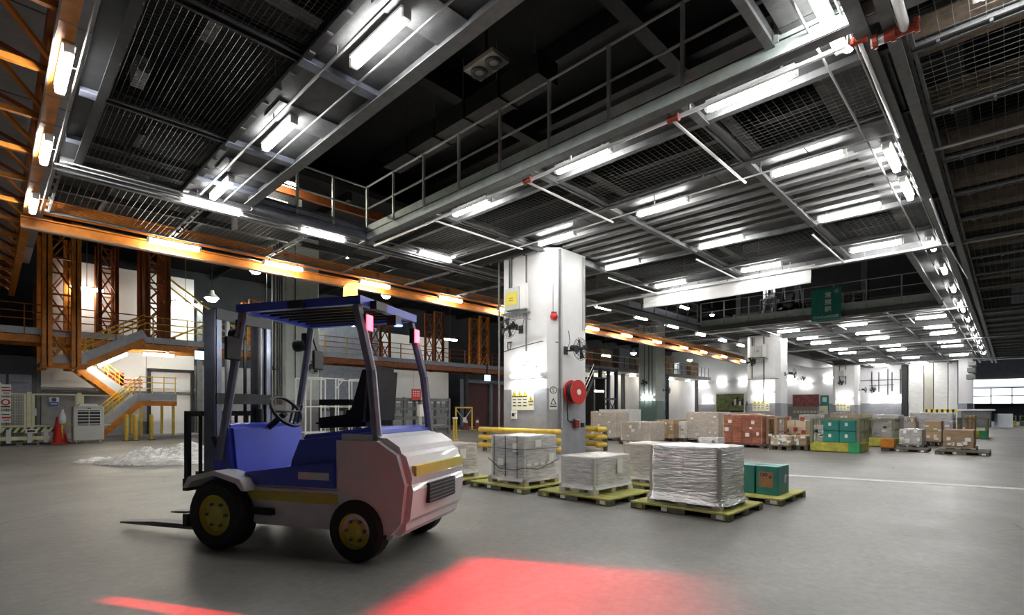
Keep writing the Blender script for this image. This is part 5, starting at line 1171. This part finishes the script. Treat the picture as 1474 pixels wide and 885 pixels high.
bx('red_half', sg, (-.28, -.03, 0), (.5, .03, .52), 'red_sign'); bx('white_half', sg, (.24, -.03, -.03), (.5, .03, .44), 'paper')
for r_ in range(3):
    for c_ in range(4): bx('text_line', sg, (-.44 + c_ * .1, -.05, .14 - r_ * .1), (.06, .006, .05), 'white')
    bx('text_line', sg, (.24, -.05, .1 - r_ * .12), (.4, .006, .04), 'red_sign')
bx('hanger', sg, (0, .06, -.3), (.06, .16, .9), 'steel_grey')
# folding barrier frame and doorway in the dark passage
q = onY(668, 600, 22.4); ff = thing('folding_barrier', 'yellow framed folding barrier in the dark passage', 'barrier', (q.x, 22.4, 0))
for x in (-.6, .6): bx('leg', ff, (x, 0, .65), (.07, .07, 1.3), 'yellow')
bx('top_bar', ff, (0, 0, 1.3), (1.27, .07, .07), 'yellow'); tbar(ff, 'brace', (-.58, 0, 1.2), (0, 0, .6), .04, .04, 'beige'); tbar(ff, 'brace', (.58, 0, 1.2), (0, 0, .6), .04, .04, 'beige'); bx('notice', ff, (0, -.05, .6), (.26, .02, .28), 'paper')
for x in (-.6, .6): bx('foot', ff, (x, 0, .02), (.1, .6, .04), 'yellow')
d2 = sroot('door_2', 'dark red passage doors beyond the gallery'); 
mat('maroon', (.10, .03, .035), .6, var=.2)
for x in (23.3, 26.0, 28.6): bx('jamb', d2, (x, 27.6, 1.6), (.2, .3, 3.2), 'steel_blue')
bx('head', d2, (26, 27.6, 3.2), (5.6, .3, .25), 'steel_blue'); bx('leaf', d2, (24.7, 27.7, 1.5), (2.4, .1, 3.0), 'maroon'); bx('leaf', d2, (27.3, 27.7, 1.5), (2.4, .1, 3.0), 'maroon')

# ================================================================== FORKLIFT
fk = thing('forklift', 'blue and white forklift with overhead guard standing in the left foreground', 'forklift', (2.18, 4.57, 0), math.atan2(.8895, -.4486), 'forklifts')
def chamf(name, prof, y0, y1, m, bev=.03):
    o = MB().prism(prof, y0, y1, 'y').build(name, m, fk); bm = bmesh.new(); bm.from_mesh(o.data)
    bmesh.ops.bevel(bm, geom=bm.edges[:], offset=bev, segments=2, affect='EDGES'); bm.to_mesh(o.data); bm.free(); return o
chamf('chassis', [(-.55, .22), (.78, .22), (.82, .30), (.82, .52), (.62, .56), (-.55, .56)], -.50, .50, 'fork_white', .02)
chamf('counterweight', [(-1.16, .30), (-1.05, .18), (-.50, .18), (-.50, 1.0), (-.92, 1.0), (-1.12, .88), (-1.20, .62)], -.54, .54, 'fork_white', .05)
chamf('hood', [(-.88, .56), (.02, .56), (.02, .72), (-.10, .98), (-.82, 1.06), (-.90, .98)], -.46, .46, 'fork_blue', .04)
chamf('side_skirt', [(-.50, .56), (.42, .56), (.42, .66), (-.50, .78)], -.515, -.46, 'fork_blue', .01); chamf('side_skirt', [(-.50, .56), (.42, .56), (.42, .66), (-.50, .78)], .46, .515, 'fork_blue', .01)
chamf('dash_cowl', [(.55, .52), (.84, .52), (.84, .80), (.74, 1.08), (.62, 1.06)], -.46, .46, 'fork_blue', .03)
for s in (-1, 1):
    bx('stripe', fk, (.10, s * .502, .47), (1.28, .008, .08), 'fork_yellow'); bx('step', fk, (.28, s * .50, .34), (.36, .10, .05), 'rubber')
    bx('badge', fk, (-.30, s * .517, .655), (.3, .006, .06), 'white')
bx('stripe', fk, (-1.17, 0, .72), (.06, .9, .08), 'fork_yellow'); bx('floor_mat', fk, (.28, 0, .575), (.52, .84, .02), 'rubber')
bx('grille', fk, (-1.19, 0, .52), (.05, .5, .16), 'black')
for i in range(5): bx('grille_bar', fk, (-1.215, 0, .46 + i * .03), (.012, .5, .008), 'steel_grey')
se = chamf('seat', [(-.55, 1.05), (-.08, 1.03), (-.06, 1.12), (-.42, 1.16), (-.56, 1.58), (-.66, 1.58), (-.62, 1.06)], -.24, .24, 'rubber', .04)
for s in (-1, 1): bx('armrest', se, (-.34, s * .28, 1.26), (.3, .06, .05), 'black')
sc = MB().tube((.64, 0, 1.02), (.44, 0, 1.16), .03, 8).build('steering_column', 'black', fk); MB().ring((.42, 0, 1.18), .17, .016, (-.8, 0, .6), 24, 6).tube((.42, -.16, 1.18), (.42, .16, 1.18), .012, 6).build('steering_wheel', 'black', sc, smooth=True)
for i in range(3): MB().tube((.60, -.24 - .06 * i, 1.05), (.55, -.24 - .06 * i, 1.22), .01, 6).lathe([(.001, -.02), (.02, 0), (.001, .02)], (.55, -.24 - .06 * i, 1.23), 'z', 8).build('lever', 'black', fk)
GZ = 2.08
for s in (-1, 1):
    MB().path([(.74, s * .46, .75), (.50, s * .44, GZ - .04)], .035, 8).build('front_pillar', 'steel_blue', fk); MB().path([(-.86, s * .46, .95), (-.80, s * .45, 1.5), (-.66, s * .44, GZ - .04)], .04, 8).build('rear_pillar', 'steel_blue', fk)
    MB().bar((-.68, s * .44, GZ), (.52, s * .44, GZ), .06, .07).build('roof_side_rail', 'fork_blue', fk)
for x in (-.68, .52): MB().bar((x, -.47, GZ), (x, .47, GZ), .06, .07).build('roof_cross_rail', 'fork_blue', fk)
for i in range(7): MB().bar((-.66, -.36 + i * .12, GZ + .01), (.50, -.36 + i * .12, GZ + .01), .022, .05).build('roof_bar', 'steel_dark', fk)
for s in (-1, 1):
    h = MB().lathe([(.001, -.06), (.05, -.05), (.065, .03), (.062, .05)], (.60, s * .40, 1.86), 'x', 16).build('headlamp', 'black', fk, smooth=True); MB().lathe([(.001, .052), (.055, .045), (.06, .035)], (.60, s * .40, 1.86), 'x', 16).build('lens', 'headlight', h, smooth=True); bx('mount', h, (.56, s * .42, 1.93), (.05, .04, .12), 'black')
    t_ = bx('tail_lamp', fk, (-.72, s * .40, 1.90), (.05, .09, .14), 'black'); bx('lens', t_, (-.03, 0, 0), (.015, .075, .12), 'tail_red')
be = MB().lathe([(.05, 0), (.06, .02), (.055, .11), (.03, .14), (.001, .145)], (-.5, .30, GZ + .035), 'z', 16).build('beacon', 'amber', fk, smooth=True); MB().lathe([(.07, -.02), (.07, .015), (.001, .015)], (-.5, .30, GZ + .04), 'z', 16).build('beacon_base', 'black', be)
bl = bx('spot_lamp', fk, (-.74, 0, GZ - .10), (.09, .10, .09), 'black'); MB().lathe([(.001, 0), (.035, 0), (.04, .01)], (-.04, 0, -.047), 'z', 12).build('lens', 'blue_lamp', bl)
for s in (-1, 1): mr_ = bx('mirror', fk, (.50, s * .55, 1.72), (.03, .16, .2), 'black', bev=.01); MB().tube((0, -s * .02, .1), (0, -s * .12, .3), .01, 5).build('mirror_arm', 'black', mr_)
def wheel(x, y, r, w):
    t = MB().lathe([(r * .58, -w / 2), (r * .9, -w / 2), (r, -w / 2 + .03), (r, w / 2 - .03), (r * .9, w / 2), (r * .58, w / 2), (r * .58, -w / 2)], (x, y, r), 'y', 28).build('tyre', 'rubber', fk, smooth=False)
    MB().lathe([(.001, -w / 2 + .03), (r * .25, -w / 2 + .02), (r * .5, -w / 2 + .05), (r * .58, -w / 2 + .01), (r * .58, w / 2 - .01), (r * .5, w / 2 - .05), (r * .25, w / 2 - .02), (.001, w / 2 - .03)], (x, y, r), 'y', 24).build('rim', 'fork_yellow', t, smooth=False)
    g = MB()
    for i in range(6): a = math.pi * i / 3; c = (x + r * .33 * math.cos(a), y, r + r * .33 * math.sin(a)); g.tube((c[0], y - w / 2 + .01, c[2]), (c[0], y + w / 2 - .01, c[2]), .014, 6)
    g.build('wheel_nuts', 'steel_grey', t)
for s in (-1, 1): wheel(.62, s * .53, .30, .20); wheel(-.72, s * .49, .245, .17)
for s in (-1, 1):
    chamf('fender', [(.28, .52), (.34, .62), (.62, .68), (.90, .62), (.96, .52), (.92, .52), (.86, .58), (.62, .64), (.38, .58), (.32, .52)], s * .53 - .11, s * .53 + .11, 'fork_white', .004)
MB().tube((.62, -.5, .30), (.62, .5, .30), .06, 10).build('axle', 'steel_dark', fk); MB().tube((-.72, -.45, .245), (-.72, .45, .245), .05, 10).build('axle', 'steel_dark', fk)
# mast
for s in (-1, 1):
    g = MB(); g.cbox((.98, s * .34, 1.09), (.13, .02, 2.06)); g.cbox((.925, s * .31, 1.09), (.02, .07, 2.06)); g.cbox((1.035, s * .31, 1.09), (.02, .07, 2.06)); g.build('outer_mast', 'steel_blue', fk)
    g = MB(); g.cbox((1.0, s * .26, 1.12), (.11, .02, 2.04)); g.cbox((1.05, s * .235, 1.12), (.018, .05, 2.04)); g.build('inner_mast', 'steel_grey', fk)
    MB().tube((.93, s * .20, .2), (.93, s * .20, 1.2), .035, 10).build('lift_cylinder', 'steel_dark', fk); MB().tube((.93, s * .20, 1.2), (.93, s * .20, 2.05), .02, 8).build('piston_rod', 'conduit', fk)
    MB().bar((1.02, s * .10, .4), (1.02, s * .10, 2.05), .012, .03, (0, 1, 0)).build('lift_chain', 'black', fk); MB().tube((.78, s * .30, .50), (.93, s * .34, .95), .03, 8).build('tilt_cylinder', 'steel_dark', fk)
for z in (.25, 1.3, 2.08): bx('mast_cross_bar', fk, (.93, 0, z), (.05, .68, .1), 'steel_dark')
for z in (.20, .52): bx('carriage_bar', fk, (1.10, 0, z), (.05, 1.0, .11), 'steel_dark')
for s in (-1, 1): bx('carriage_plate', fk, (1.06, s * .22, .36), (.05, .05, .5), 'steel_dark'); bx('backrest_post', fk, (1.10, s * .47, .85), (.04, .04, .6), 'steel_dark')
for i in range(6): bx('backrest_bar', fk, (1.10, -.34 + .136 * i, .85), (.025, .02, .6), 'steel_dark')
bx('backrest_top', fk, (1.10, 0, 1.16), (.04, .98, .05), 'steel_dark')
for s in (-1, 1):
    MB().prism([(1.125, .07), (2.15, .07), (2.15, .085), (1.7, .115), (1.17, .115), (1.17, .62), (1.125, .62)], s * .27 - .06, s * .27 + .06, 'y').build('fork', 'steel_grey', fk)
# red zone-line lamps on the guard that throw bars of red light on the floor
def red_line(loc, aim, w, l, power, rz_along):
    ld = bpy.data.lights.new('zone_light', 'SPOT'); ld.color = (1, .012, .02); ld.energy = power; ld.spot_size = R(95); ld.spot_blend = .1; ld.shadow_soft_size = .01
    ld.use_nodes = True; nt = ld.node_tree; L_ = nt.links.new; em = nt.nodes['Emission']; tcn = nt.nodes.new('ShaderNodeTexCoord'); sp = nt.nodes.new('ShaderNodeSeparateXYZ'); L_(tcn.outputs['Normal'], sp.inputs[0])
    def band(axis, half, soft):
        dv = nt.nodes.new('ShaderNodeMath'); dv.operation = 'DIVIDE'; L_(sp.outputs[axis], dv.inputs[0]); L_(sp.outputs['Z'], dv.inputs[1])
        ab = nt.nodes.new('ShaderNodeMath'); ab.operation = 'ABSOLUTE'; L_(dv.outputs[0], ab.inputs[0])
        m_ = nt.nodes.new('ShaderNodeMapRange'); m_.interpolation_type = 'SMOOTHSTEP'; m_.inputs['From Min'].default_value = half - soft; m_.inputs['From Max'].default_value = half + soft; m_.inputs['To Min'].default_value = 1; m_.inputs['To Max'].default_value = 0; L_(ab.outputs[0], m_.inputs['Value']); return m_
    a, b2 = band('X', w, w * .35), band('Y', l, l * .12); mu = nt.nodes.new('ShaderNodeMath'); mu.operation = 'MULTIPLY'; L_(a.outputs[0], mu.inputs[0]); L_(b2.outputs[0], mu.inputs[1]); L_(mu.outputs[0], em.inputs['Strength'])
    lo = bpy.data.objects.new('zone_light', ld); C.objects.link(lo); lo.parent = fk; lo.location = loc
    d = (Vector(aim) - Vector(loc)).normalized(); z = -d; y = Vector(rz_along); y = (y - z * y.dot(z)).normalized(); x = y.cross(z)
    lo.rotation_euler = Matrix((x, y, z)).transposed().to_euler(); return lo
for s in (-1, 1): bx('zone_lamp', fk, (-.1, s * .48, GZ - .01), (.14, .05, .06), 'black')
zl = bx('zone_lamp', fk, (-.74, .25, GZ - .02), (.06, .16, .07), 'black')
red_line((-.78, .3, GZ - .06), (-2.25, .95, 0), .27, .34, 560, (0, 1, 0))
red_line((-.1, .52, GZ - .06), (-.9, 1.69, 0), .022, .55, 380, (1, 0, 0)); red_line((-.78, 0, GZ - .06), (-2.3, 0, 0), .018, .46, 420, (-1, 0, 0))
fk2 = dup(fk, (28.6, 8.4, 5.645), R(160), 'dark forklift parked on the upper deck behind the far railing', 'forklifts')
for c in list(fk2.children):
    if c.type == 'LIGHT': bpy.data.objects.remove(c)

for c in fk2.children:
    for d in [c] + list(c.children):
        for sl in d.material_slots:
            if sl.material and sl.material.name in ('fork_blue', 'fork_white', 'headlight', 'tail_red', 'amber', 'blue_lamp'):
                k = {'fork_blue': 'steel_dark', 'fork_white': 'cart_olive', 'headlight': 'paper', 'tail_red': 'red_dark', 'amber': 'orange_dark', 'blue_lamp': 'blue_sign'}[sl.material.name]
                sl.link = 'OBJECT'; sl.material = M[k]

# second rank of cargo
cargo(1098, 1128, 634, 600, 'wrapped cartons behind the wooden framed cage', 'the cartons behind the wooden cage', 1.0, (2, 3, 4), 'carton_grey', 'film_clear', amp=.015)
cargo(1222, 1250, 631, 596, 'mixed cartons behind the teal stack', 'the mixed cartons', 1.0, (2, 2, 4), 'carton_pale', None, ragged=.3)
cargo(1290, 1318, 633, 600, 'brown cartons between the cages and the purple parcels', 'the brown cartons in the second rank', 1.0, (2, 3, 4), 'carton', 'film_clear', ragged=.3)
cargo(1060, 1090, 630, 594, 'cartons peeking over the red wrapped load', 'the cartons behind the red load', 1.0, (2, 3, 4), 'carton_pale', None)
cargo(862, 905, 630, 589, 'cream crate behind the film topped cartons', 'the cream crate', 1.0, (1, 2, 1), 'carton_white', None)
cargo(1346, 1372, 636, 606, 'grey wrapped parcels behind the plywood crate', 'the grey parcels', 1.0, (2, 2, 3), 'carton_purple', 'film_clear', amp=.02)
cargo(1160, 1168, 640, 606, 'narrow cartons left of the olive cage', 'the narrow cartons', .8, (1, 1, 3), 'carton', None)
